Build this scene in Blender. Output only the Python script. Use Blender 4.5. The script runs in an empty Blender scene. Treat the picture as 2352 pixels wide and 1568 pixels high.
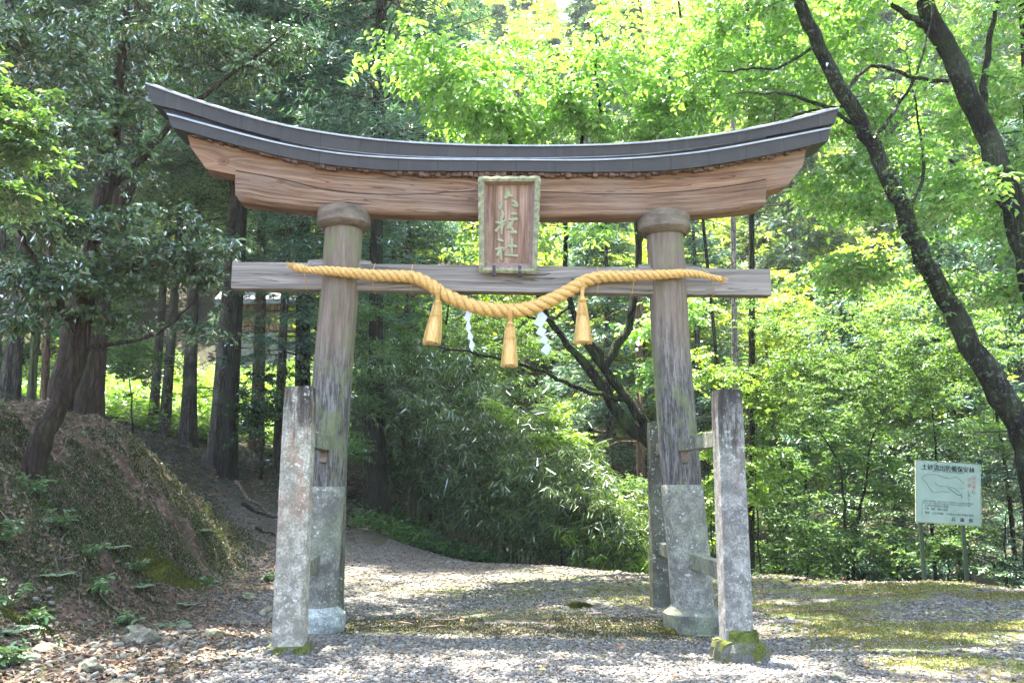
import bpy, math, random
import numpy as np
from mathutils import Vector, Matrix, noise as mnoise

R = math.radians
C = bpy.context.scene.collection
SC = bpy.context.scene

# ------------------------------------------------------------------ camera
PITCH = R(9.3)
EYE = 1.5
F_PX = 1960.0                       # focal length in the units of a 2352 px wide picture
cam_d = bpy.data.cameras.new("camera")
cam = bpy.data.objects.new("camera", cam_d)
C.objects.link(cam)
cam_d.sensor_width = 36.0
cam_d.lens = 30.0
cam_d.clip_start = 0.1
cam_d.clip_end = 1000.0
cam.location = (0, 0, EYE)
cam.rotation_euler = (R(90) + PITCH, 0, 0)
SC.camera = cam

# ------------------------------------------------------------------ sky and sun
SUN_EL, SUN_AZ = 78.0, 328.0         # azimuth from +Y, clockwise: high, ahead of the camera and to its left
w = bpy.data.worlds.new("World")
SC.world = w
w.use_nodes = True
wn = w.node_tree
sky = wn.nodes.new("ShaderNodeTexSky")
sky.sky_type = 'NISHITA'
sky.sun_disc = False
sky.sun_elevation = R(SUN_EL)
sky.sun_rotation = R(SUN_AZ)
sky.air_density = 1.0
sky.dust_density = 2.5
wn.links.new(sky.outputs[0], wn.nodes["Background"].inputs[0])
wn.nodes["Background"].inputs[1].default_value = 0.15

sd = bpy.data.lights.new("sun", 'SUN')
sd.energy = 5.0
sd.angle = R(0.5)
sd.color = (1.0, 0.95, 0.86)
sun = bpy.data.objects.new("sun", sd)
C.objects.link(sun)
_d = Vector((math.sin(R(SUN_AZ)) * math.cos(R(SUN_EL)), math.cos(R(SUN_AZ)) * math.cos(R(SUN_EL)), math.sin(R(SUN_EL))))
sun.rotation_euler = _d.to_track_quat('Z', 'Y').to_euler()
sun.location = (0, 10, 40)

SC.view_settings.view_transform = 'Standard'
SC.view_settings.look = 'None'
SC.view_settings.gamma = 1.0
SC.view_settings.exposure = 3.2
SC.cycles.max_bounces = 8
SC.cycles.transparent_max_bounces = 8
SC.cycles.transmission_bounces = 5
SC.cycles.diffuse_bounces = 4
SC.cycles.glossy_bounces = 2
SC.cycles.sample_clamp_indirect = 6.0

# ------------------------------------------------------------------ geometry of the view
CP, SP = math.cos(PITCH), math.sin(PITCH)
def ray(px, py):
    dx = (px - 1176.0) / F_PX
    dy = -(py - 784.0) / F_PX
    return (dx, CP - dy * SP, SP + dy * CP)
def at(px, py, Y):
    """the point Y metres ahead of the camera on the line of sight through (px, py)"""
    r = ray(px, py); k = Y / r[1]
    return (r[0] * k, Y, EYE + r[2] * k)
def on_ground(px, py, z=0.0):
    r = ray(px, py); k = (z - EYE) / r[2]
    return (r[0] * k, r[1] * k, z)
TH = R(3.0)
T0 = at(1165, 1440, 9.1)
T0 = (T0[0], T0[1], 0.0)
def tp(px, py, v=0.0):
    """local (u, z) on the gate's plane at local depth v"""
    r = ray(px, py)
    nx, ny = -math.sin(TH), math.cos(TH)
    k = (v + T0[0] * nx + T0[1] * ny) / (r[0] * nx + r[1] * ny)
    X, Y, Z = r[0] * k, r[1] * k, EYE + r[2] * k
    u = (X - T0[0]) * math.cos(TH) + (Y - T0[1]) * math.sin(TH)
    return (u, Z)

# ------------------------------------------------------------------ object helpers
def link(o, parent=None):
    C.objects.link(o)
    if parent is not None: o.parent = parent
    return o
def mesh_obj(name, verts, faces, mat, parent=None, smooth=True):
    me = bpy.data.meshes.new(name)
    me.from_pydata([tuple(map(float, v)) for v in verts], [], faces)
    me.validate()
    me.update()
    if smooth:
        me.polygons.foreach_set("use_smooth", [True] * len(me.polygons))
        if len(me.polygons) < 20000: me.set_sharp_from_angle(angle=R(38))
    if mat: me.materials.append(mat)
    return link(bpy.data.objects.new(name, me), parent)
def fast_obj(name, V, Q, mat, parent=None, smooth=False, k=4):
    """V (n,3) float array, Q (m,k) int array"""
    me = bpy.data.meshes.new(name)
    me.vertices.add(len(V)); me.vertices.foreach_set("co", np.ascontiguousarray(V, dtype=np.float32).ravel())
    m = len(Q)
    me.loops.add(m * k); me.loops.foreach_set("vertex_index", np.ascontiguousarray(Q, dtype=np.int32).ravel())
    me.polygons.add(m)
    me.polygons.foreach_set("loop_start", np.arange(0, m * k, k, dtype=np.int32))
    try: me.polygons.foreach_set("loop_total", np.full(m, k, dtype=np.int32))
    except Exception: pass
    me.update(calc_edges=True)
    if smooth: me.polygons.foreach_set("use_smooth", np.ones(m, dtype=bool))
    if mat: me.materials.append(mat)
    return link(bpy.data.objects.new(name, me), parent)
def empty(name, loc=(0, 0, 0), rz=0.0):
    o = bpy.data.objects.new(name, None)
    o.empty_display_size = 0.2
    o.location = loc; o.rotation_euler = (0, 0, rz)
    C.objects.link(o)
    return o
def tag(o, label=None, cat=None, group=None, kind=None):
    if label: o["label"] = label
    if cat: o["category"] = cat
    if group: o["group"] = group
    if kind: o["kind"] = kind
    return o

class MB:
    """collects shapes for one mesh object"""
    def __init__(s): s.v = []; s.f = []
    def add(s, vs, fs):
        b = len(s.v); s.v.extend(vs); s.f.extend([tuple(i + b for i in f) for f in fs])
    def box(s, x0, x1, y0, y1, z0, z1):
        s.add([(x0,y0,z0),(x1,y0,z0),(x1,y1,z0),(x0,y1,z0),(x0,y0,z1),(x1,y0,z1),(x1,y1,z1),(x0,y1,z1)],
              [(0,3,2,1),(4,5,6,7),(0,1,5,4),(1,2,6,5),(2,3,7,6),(3,0,4,7)])
    def tube(s, pts, rad, n=8, cap=True, jit=0.0, rng=None):
        pts = [Vector(p) for p in pts]
        if not hasattr(rad, '__len__'): rad = [rad] * len(pts)
        b = len(s.v); prev = None
        for i, p in enumerate(pts):
            t = (pts[min(i + 1, len(pts) - 1)] - pts[max(i - 1, 0)])
            if t.length < 1e-9: t = Vector((0, 0, 1))
            t.normalize()
            if prev is None:
                a = Vector((1, 0, 0)) if abs(t.x) < 0.8 else Vector((0, 1, 0))
                prev = t.cross(a).normalized()
            else:
                prev = (prev - t * prev.dot(t))
                if prev.length < 1e-6: prev = t.orthogonal()
                prev.normalize()
            q = t.cross(prev)
            for k in range(n):
                a = 2 * math.pi * k / n
                rr = rad[i] * (1 + (rng.uniform(-jit, jit) if jit else 0))
                s.v.append(tuple(p + prev * (math.cos(a) * rr) + q * (math.sin(a) * rr)))
        for i in range(len(pts) - 1):
            for k in range(n):
                k2 = (k + 1) % n
                s.f.append((b + i*n + k, b + i*n + k2, b + (i+1)*n + k2, b + (i+1)*n + k))
        if cap:
            s.f.append(tuple(b + k for k in reversed(range(n))))
            s.f.append(tuple(b + (len(pts)-1)*n + k for k in range(n)))
    def build(s, name, mat, parent=None, smooth=True):
        return mesh_obj(name, s.v, s.f, mat, parent, smooth)

def bevel(o, wdt=0.01, seg=2):
    m = o.modifiers.new("bevel", 'BEVEL'); m.width = wdt; m.segments = seg; m.limit_method = 'ANGLE'; m.angle_limit = R(40)
    m.harden_normals = False
    return o

# ------------------------------------------------------------------ materials
class NT:
    def __init__(s, name):
        s.m = bpy.data.materials.new(name); s.m.use_nodes = True
        s.t = s.m.node_tree; s.n = s.t.nodes; s.l = s.t.links
        s.b = s.n["Principled BSDF"]; s.out = s.n["Material Output"]
        s.tc = s.n.new("ShaderNodeTexCoord")
    def new(s, t, **kw):
        nd = s.n.new("ShaderNode" + t)
        for k, v in kw.items(): setattr(nd, k, v)
        return nd
    def set(s, nd, i, v):
        if isinstance(v, bpy.types.NodeSocket): s.l.new(v, nd.inputs[i])
        else: nd.inputs[i].default_value = v
        return nd
    def map(s, scale=(1,1,1), co='Object', rot=(0,0,0), loc=(0,0,0)):
        mp = s.new("Mapping"); s.l.new(s.tc.outputs[co], mp.inputs[0])
        mp.inputs['Scale'].default_value = scale; mp.inputs['Rotation'].default_value = rot; mp.inputs['Location'].default_value = loc
        return mp.outputs[0]
    def noise(s, vec, scale=5, detail=4, rough=0.55, dist=0.0, out=0):
        nd = s.new("TexNoise"); s.l.new(vec, nd.inputs['Vector'])
        nd.inputs['Scale'].default_value = scale; nd.inputs['Detail'].default_value = detail
        nd.inputs['Roughness'].default_value = rough; nd.inputs['Distortion'].default_value = dist
        return nd.outputs[out]
    def vor(s, vec, scale=5, feat='F1', out='Distance', rand=1.0):
        nd = s.new("TexVoronoi"); nd.feature = feat; s.l.new(vec, nd.inputs['Vector'])
        nd.inputs['Scale'].default_value = scale; nd.inputs['Randomness'].default_value = rand
        return nd.outputs[out]
    def ramp(s, fac, stops, interp='LINEAR'):
        nd = s.new("ValToRGB"); nd.color_ramp.interpolation = interp
        e = nd.color_ramp.elements
        while len(e) < len(stops): e.new(0.5)
        for i, (p, c) in enumerate(stops):
            e[i].position = p
            e[i].color = (c, c, c, 1) if not hasattr(c, '__len__') else (c[0], c[1], c[2], 1)
        s.l.new(fac, nd.inputs[0]); return nd.outputs[0]
    def mix(s, fac, a, b, mode='MIX'):
        nd = s.new("MixRGB"); nd.blend_type = mode
        s.set(nd, 0, fac)
        for i, v in ((1, a), (2, b)):
            if hasattr(v, '__len__') and not isinstance(v, bpy.types.NodeSocket): v = (v[0], v[1], v[2], 1)
            s.set(nd, i, v)
        return nd.outputs[0]
    def math(s, op, a, b=0.0, c=None, clamp=False):
        nd = s.new("Math", operation=op); nd.use_clamp = clamp
        s.set(nd, 0, a); s.set(nd, 1, b)
        if c is not None: s.set(nd, 2, c)
        return nd.outputs[0]
    def sep(s, vec):
        nd = s.new("SeparateXYZ"); s.l.new(vec, nd.inputs[0]); return nd.outputs
    def comb(s, x, y, z):
        nd = s.new("CombineXYZ"); s.set(nd, 0, x); s.set(nd, 1, y); s.set(nd, 2, z); return nd.outputs[0]
    def bump(s, h, dist=0.01, strength=1.0, normal=None):
        nd = s.new("Bump"); s.l.new(h, nd.inputs['Height']); nd.inputs['Distance'].default_value = dist
        nd.inputs['Strength'].default_value = strength
        if normal is not None: s.l.new(normal, nd.inputs['Normal'])
        return nd.outputs[0]
    def fin(s, col=None, rough=0.8, normal=None, metal=0.0, spec=0.3):
        if col is not None:
            if hasattr(col, '__len__') and not isinstance(col, bpy.types.NodeSocket): col = (col[0], col[1], col[2], 1)
            s.set(s.b, 'Base Color', col)
        s.set(s.b, 'Roughness', rough); s.set(s.b, 'Metallic', metal)
        s.b.inputs['Specular IOR Level'].default_value = spec
        if normal is not None: s.l.new(normal, s.b.inputs['Normal'])
        return s.m

def mat_beam(name, knots=(), base=((0.11,0.055,0.03),(0.25,0.135,0.077),(0.36,0.225,0.14)), grey=0.0, curve=None):
    """sawn timber, grain along local x, following the beam's upward curve"""
    t = NT(name)
    x, y, z = t.sep(t.tc.outputs['Object'])
    zz = z
    if curve:                                                # z' = z - k * |x|^2.4
        ax = t.math('ABSOLUTE', x)
        zz = t.math('SUBTRACT', z, t.math('MULTIPLY', t.math('POWER', ax, 2.3), curve))
    kmask = None
    for (ku, kz, kr) in knots:
        du = t.math('MULTIPLY', t.math('SUBTRACT', x, ku), 0.75)
        dz = t.math('SUBTRACT', z, kz)
        d = t.math('SQRT', t.math('ADD', t.math('MULTIPLY', du, du), t.math('MULTIPLY', dz, dz)))
        g = t.math('EXPONENT', t.math('MULTIPLY', t.math('MULTIPLY', d, d), -1.0 / (kr * kr * 4)))
        zz = t.math('ADD', zz, t.math('MULTIPLY', t.math('MULTIPLY', g, t.math('SIGN', dz)), kr * 0.9))
        km = t.math('SUBTRACT', 1.0, t.math('DIVIDE', d, kr), clamp=True)
        kmask = km if kmask is None else t.math('MAXIMUM', kmask, km)
    warp = t.noise(t.map((0.6, 1, 1.2)), 1.0, 3)
    zz = t.math('ADD', zz, t.math('MULTIPLY', t.math('SUBTRACT', warp, 0.5), 0.16))
    v = t.comb(t.math('MULTIPLY', x, 0.22), t.math('MULTIPLY', y, 3.0), t.math('MULTIPLY', zz, 9.0))
    n1 = t.noise(v, 3.0, 7, 0.62)
    v2 = t.comb(t.math('MULTIPLY', x, 1.2), t.math('MULTIPLY', y, 12.0), t.math('MULTIPLY', zz, 44.0))
    n2 = t.noise(v2, 2.0, 6, 0.7)
    col = t.ramp(n1, [(0.30, base[0]), (0.52, base[1]), (0.72, base[2])])
    col = t.mix(0.8, col, t.ramp(n2, [(0.30, 0.28), (0.58, 1.0)]), 'MULTIPLY')
    blot = t.noise(t.map((0.8, 1, 1.6)), 1.6, 5, 0.6)
    col = t.mix(t.ramp(blot, [(0.45, 0.0), (0.75, 0.55)]), col, (0.20, 0.165, 0.135))
    if grey: col = t.mix(grey, col, t.ramp(n1, [(0.3, (0.085,0.075,0.066)), (0.7, (0.29,0.26,0.23))]))
    v3 = t.comb(t.math('MULTIPLY', x, 0.22), t.math('MULTIPLY', y, 2.0), t.math('MULTIPLY', zz, 5.0))
    cr = t.noise(v3, 3.0, 3, 0.5)
    crack = t.ramp(t.math('ABSOLUTE', t.math('SUBTRACT', cr, 0.5)), [(0.0, 1.0), (0.014, 0.0)])
    cmask = t.ramp(t.noise(t.map((0.7, 1, 3.0)), 1.1, 2), [(0.44, 0.0), (0.55, 1.0)])
    crack = t.math('MULTIPLY', crack, cmask)
    col = t.mix(t.math('MULTIPLY', crack, 0.85), col, (0.03, 0.018, 0.012))
    speck = t.ramp(t.vor(t.map((5, 5, 9)), 3.0), [(0.05, 1.0), (0.11, 0.0)])
    spm = t.ramp(t.noise(t.map((1, 1, 1)), 2.5, 2), [(0.5, 0.0), (0.6, 1.0)])
    col = t.mix(t.math('MULTIPLY', t.math('MULTIPLY', speck, spm), 0.6), col, (0.13, 0.05, 0.025))
    if kmask is not None:
        kk = t.ramp(kmask, [(0.0, 0.0), (0.35, 0.75), (0.55, 0.35), (0.8, 0.95)])
        col = t.mix(kk, col, (0.10, 0.045, 0.025))
    h = t.math('SUBTRACT', t.math('MULTIPLY', n2, 0.6), t.math('MULTIPLY', crack, 1.5))
    h = t.math('ADD', h, t.math('MULTIPLY', n1, 0.8))
    return t.fin(col, 0.82, t.bump(h, 0.006, 0.9), spec=0.2)

def mat_pillar(name):
    t = NT(name)
    x, y, z = t.sep(t.tc.outputs['Object'])
    v = t.map((13, 13, 1.0)); n1 = t.noise(v, 1.6, 8, 0.75)
    v2 = t.map((26, 26, 3.0)); n2 = t.noise(v2, 1.7, 6, 0.8)
    big = t.noise(t.map((1.4, 1.4, 0.6)), 1.3, 4)
    col = t.ramp(n1, [(0.30, (0.045,0.040,0.037)), (0.46, (0.105,0.096,0.088)), (0.60, (0.185,0.172,0.156)), (0.76, (0.27,0.255,0.23))])
    col = t.mix(t.ramp(n2, [(0.45, 0.92), (0.51, 0.0)]), col, (0.042, 0.037, 0.034))
    col = t.mix(t.ramp(n2, [(0.60, 0.0), (0.68, 0.6)]), col, (0.32, 0.305, 0.28))
    brown = t.ramp(n1, [(0.3, (0.10,0.068,0.048)), (0.55, (0.19,0.145,0.108)), (0.75, (0.26,0.21,0.165))])
    zt = t.math('ADD', z, t.math('MULTIPLY', t.math('SUBTRACT', big, 0.5), 1.6))
    col = t.mix(t.ramp(t.math('DIVIDE', zt, 5.0), [(0.50, 0.0), (0.66, 0.9)]), col, brown)
    moss = t.math('MULTIPLY', t.ramp(t.noise(t.map((2.2, 2.2, 1.3), loc=(3, 1, 7)), 1.5, 5, 0.65), [(0.50, 0.0), (0.62, 1.0)]),
                  0.65)
    col = t.mix(moss, col, (0.135, 0.155, 0.065))
    h = t.math('ADD', t.math('MULTIPLY', n1, 1.0), t.math('MULTIPLY', n2, 0.7))
    return t.fin(col, 0.88, t.bump(h, 0.010, 0.9), spec=0.15)

def mat_stone(name, base=(0.30,0.29,0.265), top_stain=0.0, zt=2.3, rust=0.0, green=0.25, lichen=0.6, dark=0.0):
    t = NT(name)
    x, y, z = t.sep(t.tc.outputs['Object'])
    o = t.map((1, 1, 1))
    fine = t.noise(o, 55, 5, 0.8); mid = t.noise(o, 9, 6, 0.7); big = t.noise(o, 2.2, 4, 0.6)
    b2 = tuple(c * 0.45 for c in base); b3 = tuple(min(1, c * 1.6) for c in base)
    col = t.ramp(fine, [(0.36, b2), (0.5, base), (0.64, b3)])
    col = t.mix(t.ramp(mid, [(0.42, 0.75), (0.56, 0.0)]), col, tuple(c * 0.42 for c in base))
    col = t.mix(t.ramp(mid, [(0.56, 0.0), (0.70, 0.5)]), col, b3)
    col = t.mix(t.math('MULTIPLY', t.ramp(big, [(0.42, 0.0), (0.62, 1.0)]), green), col, (0.22, 0.25, 0.13))
    if rust:
        rn = t.noise(t.map((7, 7, 2.2), loc=(5, 0, 0)), 1.2, 5, 0.65)
        rz = t.ramp(t.math('DIVIDE', z, zt), [(0.35, 0.0), (0.55, 1.0)])
        col = t.mix(t.math('MULTIPLY', t.math('MULTIPLY', t.ramp(rn, [(0.48, 0.0), (0.62, 1.0)]), rz), rust), col, (0.25, 0.125, 0.07))
    if top_stain:
        sn = t.noise(t.map((9, 9, 1.3)), 1.3, 7, 0.75)
        zz = t.math('ADD', t.math('DIVIDE', z, zt), t.math('MULTIPLY', t.math('SUBTRACT', sn, 0.5), 0.95))
        col = t.mix(t.math('MULTIPLY', t.ramp(zz, [(0.78, 0.0), (0.90, 0.8), (1.0, 1.0)]), top_stain), col, (0.022, 0.018, 0.016))
    if dark:
        col = t.mix(t.math('MULTIPLY', t.ramp(t.noise(o, 3.0, 5, 0.6), [(0.40, 0.0), (0.55, 1.0)]), dark), col, (0.06, 0.055, 0.045))
    if lichen:
        ln = t.noise(o, 26, 3, 0.6); lm = t.noise(o, 3.5, 3, 0.55)
        lk = t.math('MULTIPLY', t.ramp(ln, [(0.60, 0.0), (0.64, 1.0)]), t.ramp(lm, [(0.46, 0.0), (0.6, 1.0)]))
        col = t.mix(t.math('MULTIPLY', lk, lichen), col, (0.55, 0.58, 0.54))
        pit = t.ramp(t.vor(o, 38), [(0.06, 1.0), (0.16, 0.0)])
        col = t.mix(t.math('MULTIPLY', pit, 0.6), col, (0.08, 0.075, 0.07))
    h = t.math('ADD', fine, t.math('MULTIPLY', mid, 1.2))
    return t.fin(col, 0.9, t.bump(h, 0.008, 0.9), spec=0.2)

def mat_moss(name, a=(0.075,0.105,0.018), b=(0.20,0.24,0.05)):
    t = NT(name)
    n = t.noise(t.map(), 60, 4, 0.7); m = t.noise(t.map(), 6, 3)
    col = t.mix(t.ramp(m, [(0.35, 0.0), (0.65, 1.0)]), t.ramp(n, [(0.3, a), (0.7, b)]), t.ramp(n, [(0.3, (0.03,0.035,0.015)), (0.7, (0.10,0.12,0.03))]))
    return t.fin(col, 0.95, t.bump(n, 0.02, 1.0), spec=0.1)

def mat_copper(name):
    t = NT(name)
    x, y, z = t.sep(t.tc.outputs['Object'])
    cell = t.math('FLOOR', t.math('MULTIPLY', t.math('ADD', x, 50.13), 2.35))
    wn_ = t.new("TexWhiteNoise"); wn_.noise_dimensions = '1D'; t.l.new(cell, wn_.inputs['W'])
    fr = t.math('FRACT', t.math('MULTIPLY', t.math('ADD', x, 50.13), 2.35))
    seam = t.ramp(fr, [(0.0, 1.0), (0.018, 0.0)])
    n = t.noise(t.map((1, 1, 4)), 3, 5, 0.6)
    col = t.ramp(n, [(0.3, (0.030,0.026,0.024)), (0.7, (0.050,0.044,0.040))])
    col = t.mix(t.math('MULTIPLY', wn_.outputs[0], 0.35), col, (0.05, 0.047, 0.048))
    col = t.mix(t.math('MULTIPLY', seam, 0.6), col, (0.02, 0.02, 0.022))
    st = t.noise(t.map((14, 14, 0.8)), 1.2, 4, 0.6)
    col = t.mix(t.ramp(st, [(0.55, 0.0), (0.7, 0.35)]), col, (0.07, 0.075, 0.068))
    h = t.math('ADD', t.math('MULTIPLY', seam, -0.8), t.math('MULTIPLY', t.noise(t.map((1, 1, 1)), 2.2, 2), 0.8))
    return t.fin(col, t.ramp(n, [(0.3, 0.5), (0.7, 0.7)]), t.bump(h, 0.012, 0.6), metal=0.0, spec=0.22)

def mat_simple(name, c1, c2, scale=20, rough=0.7, stretch=(1,1,1), bumpd=0.004, metal=0.0, spec=0.3, detail=4):
    t = NT(name)
    n = t.noise(t.map(stretch), scale, detail, 0.6)
    return t.fin(t.ramp(n, [(0.32, c1), (0.68, c2)]), rough, t.bump(n, bumpd, 0.8), metal, spec)

def mat_leaf(name, cols, trans=0.45, rough=0.45, gloss=0.25, tcol=None, hue_scale=0.6):
    """cols: colours picked per leaf; light shines through the blade"""
    t = NT(name)
    geo = t.new("NewGeometry")
    rnd = geo.outputs['Random Per Island']
    stops = [(i / (len(cols) - 1), c) for i, c in enumerate(cols)]
    col = t.ramp(rnd, stops)
    cl = t.noise(t.map((1, 1, 1)), hue_scale, 2)
    col = t.mix(t.ramp(cl, [(0.35, 0.0), (0.65, 0.35)]), col, cols[-1])
    t.n.remove(t.b)
    dif = t.new("BsdfDiffuse"); t.l.new(col, dif.inputs[0])
    tr = t.new("BsdfTranslucent")
    tc = t.mix(1.0, col, tcol or (1.5, 1.35, 0.45), 'MULTIPLY'); 
    t.l.new(tc, tr.inputs[0])
    m1 = t.new("MixShader"); m1.inputs[0].default_value = trans
    t.l.new(dif.outputs[0], m1.inputs[1]); t.l.new(tr.outputs[0], m1.inputs[2])
    gl = t.new("BsdfGlossy"); gl.inputs['Roughness'].default_value = rough; gl.inputs[0].default_value = (1, 1, 1, 1)
    fr = t.new("Fresnel"); fr.inputs[0].default_value = 1.45
    f2 = t.math('MULTIPLY', fr.outputs[0], gloss * 4, clamp=True)
    f2 = t.math('MINIMUM', f2, 0.5)
    m2 = t.new("MixShader"); t.l.new(f2, m2.inputs[0]); t.l.new(m1.outputs[0], m2.inputs[1]); t.l.new(gl.outputs[0], m2.inputs[2])
    t.l.new(m2.outputs[0], t.out.inputs[0])
    return t.m

def mat_bark(name, c1, c2, c3=None, moss=0.0, vscale=1.0, lichen=0.0):
    t = NT(name)
    wv = t.noise(t.map(), 3.0, 3); sh = t.new("VectorMath", operation='SCALE'); t.l.new(t.noise(t.map(), 4.0, 3, out=1), sh.inputs[0]); sh.inputs['Scale'].default_value = 1.2
    ad = t.new("VectorMath", operation='ADD'); t.l.new(t.map((13 * vscale, 13 * vscale, 1.8 * vscale)), ad.inputs[0]); t.l.new(sh.outputs[0], ad.inputs[1])
    n1 = t.noise(ad.outputs[0], 1.5, 8, 0.75); big = t.noise(t.map(), 1.2, 4)
    rd = t.vor(ad.outputs[0], 1.2, 'DISTANCE_TO_EDGE')
    ridge = t.ramp(rd, [(0.0, 0.0), (0.22, 1.0)])
    col = t.ramp(n1, [(0.36, c1), (0.62, c2)])
    col = t.mix(t.math('MULTIPLY', t.math('SUBTRACT', 1.0, ridge), 0.7), col, tuple(c * 0.35 for c in c1))
    if c3: col = t.mix(t.ramp(big, [(0.5, 0.0), (0.62, 0.8)]), col, c3)
    if moss: col = t.mix(t.math('MULTIPLY', t.ramp(t.noise(t.map(), 3.0, 5, 0.65), [(0.45, 0.0), (0.58, 1.0)]), moss), col, (0.05, 0.075, 0.018))
    if lichen:
        lk = t.math('MULTIPLY', t.ramp(t.noise(t.map(), 16, 4, 0.65), [(0.56, 0.0), (0.61, 1.0)]), t.ramp(t.noise(t.map(), 2.0, 3), [(0.42, 0.0), (0.55, 1.0)]))
        col = t.mix(t.math('MULTIPLY', lk, lichen), col, (0.13, 0.145, 0.12))
    h = t.math('ADD', t.math('MULTIPLY', n1, 0.7), t.math('MULTIPLY', ridge, 0.5))
    return t.fin(col, 0.92, t.bump(h, 0.05, 1.0), spec=0.15)

# ================================================================== terrain
def _ctrl():
    P = [(-2,-4,.1),(2,-4,0),(8,-4,.1),(-2,3,.1),(-2,7,.08),(0,5,0),(0,9,0),(0,13,0),(4,5,0),(4,9,0),(4,13,0),(8,5,.1),(8,9,.08),(8,11.6,0),
         (2,14.6,0),(-2,11,0),(-2,15,.02),(-2,19.5,.08),(0,16,0),(-3.4,8,.05),(-3.5,12,0),(-3.5,14.5,.03),(0.9,15.6,0),(4.3,14.2,0),(6.5,13,0),
         (-4.6,4,.2),(-4.6,6,.12),(-4.5,8.5,.08),(-4.6,11,.03),(-4.75,13.5,0),(-4.9,15.4,.1),
         (-5.6,6,.75),(-5.5,8.5,.75),(-5.6,11,1.05),(-5.65,13.5,1.15),(-5.6,15.2,.95),(-5.6,3,.8),
         (-6.6,6,1.4),(-6.6,8.5,1.7),(-6.6,11,2.25),(-6.7,13,2.25),(-6.9,15.2,2.0),(-6.6,3,1.5),
         (-9,3,2.1),(-9,8,2.4),(-9,12,2.9),(-9,16,2.75),(-12,12,3.3),(-12,20,3.45),(-10,25,2.9),(-16,16,4),(-16,8,3.5),(-16,-2,3),(-12,30,3.8),(-8,29,3.1),
         (-4.3,16.8,.3),(-5.5,17.5,.6),(-6,19,1.0),(-8,21.3,1.9),(-7.2,17.2,1.5),
         (-3.2,18.3,.5),(-3.3,21,.95),(-4.4,21,1.3),(-5.2,23,1.8),(-3,24,1.1),(-6.5,26,2.4),(-2.4,22.5,.4),
         (1.6,19,-.8),(4.4,17.5,-1.2),(7.6,15.6,-1.2),(12,15,-1.0),(3,25,-1),(8,24,-1.4),(12,10,.1),(12,5,.3),(14,22,-.4),(-1,25,0),(0,29,.4),
         (8,30,0.5),(16,28,2),(-15,40,7),(-9,40,7),(-4,40,6.2),(-8,34,4.8),(0,36,3.8),(8,38,4),(16,36,5),(24,30,6),
         (20,12,2.5),(22,2,2.5),(30,20,8),(40,5,10),(40,30,13),(-22,20,6),(-40,10,9),(-30,-10,7),(30,-15,6),(0,-20,.5),(-40,35,14),
         (-30,55,17),(0,55,17),(30,55,19),(-30,80,38),(0,80,40),(30,80,40),(0,120,48),(-80,120,48),(80,120,48),(-80,60,26),(80,60,30),(90,0,16),(-90,0,16),(0,-90,3),(-90,-90,8),(90,-90,8)]
    return np.array(P, dtype=float)
_cp = _ctrl()
_phi = lambda d: np.sqrt(d * d + 0.16)
_A = _phi(np.hypot(_cp[:, None, 0] - _cp[None, :, 0], _cp[:, None, 1] - _cp[None, :, 1]))
_w = np.linalg.solve(_A + np.eye(len(_cp)) * 1e-6, _cp[:, 2])
def ghs(x, y):
    x = np.asarray(x, float); y = np.asarray(y, float); sh = x.shape
    xf, yf = x.ravel(), y.ravel(); out = np.empty(len(xf))
    for i in range(0, len(xf), 20000):
        d = np.hypot(xf[i:i+20000, None] - _cp[None, :, 0], yf[i:i+20000, None] - _cp[None, :, 1])
        out[i:i+20000] = _phi(d) @ _w
    return out.reshape(sh)
def gh(x, y): return float(ghs(np.array([x]), np.array([y]))[0])

_rs = np.random.RandomState(7)
_lat = _rs.rand(256, 256)
def vnoise(x, y, s):
    x = x * s; y = y * s
    xi = np.floor(x).astype(int); yi = np.floor(y).astype(int); fx = x - xi; fy = y - yi
    fx = fx * fx * (3 - 2 * fx); fy = fy * fy * (3 - 2 * fy)
    g = lambda a, b: _lat[a % 256, b % 256]
    return (g(xi, yi) * (1-fx) * (1-fy) + g(xi+1, yi) * fx * (1-fy) + g(xi, yi+1) * (1-fx) * fy + g(xi+1, yi+1) * fx * fy)
def gravel_mask(x, y):
    """1 on the gravelled court and the path, 0 on bank and forest floor"""
    n = (vnoise(x, y, 1.3) - .5) * .9 + (vnoise(x + 40, y, 4.0) - .5) * .35
    toe = np.interp(y, [0, 6, 7.5, 9, 11, 13, 15, 16.5], [-2.6, -2.7, -2.9, -3.2, -3.8, -4.3, -4.75, -5.2])
    left = np.clip((x - toe + n) / .5, 0, 1)
    edge = np.interp(x, [-4, -2.0, 1, 2.4, 4.4, 7.7, 14], [21, 21, 16.2, 15.5, 14.8, 12.6, 9])
    back = np.clip((edge - y + n * .6) / .5, 0, 1)
    # path climbing to the left behind the bank
    px = np.interp(y, [14, 16.5, 18, 19.5, 22], [-4.0, -4.6, -5.2, -6.1, -8.2]); 
    path = np.clip((.95 - np.abs(x - px) + n * .5) / .4, 0, 1) * (y > 14) * (y < 24)
    left = left * np.clip(1 - (y - 16.0) / 2.5 * (x < -2.6), 0, 1)
    return np.clip(np.maximum(left * back, path * .45 * np.clip((20.5 - y) / 2, 0, 1)), 0, 1)
def bank_mask(x, y):
    return np.clip((-4.55 - x) / .5, 0, 1) * np.clip((17.0 - y) / .8, 0, 1) * np.clip((x + 9) / 1.5, 0, 1)
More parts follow.
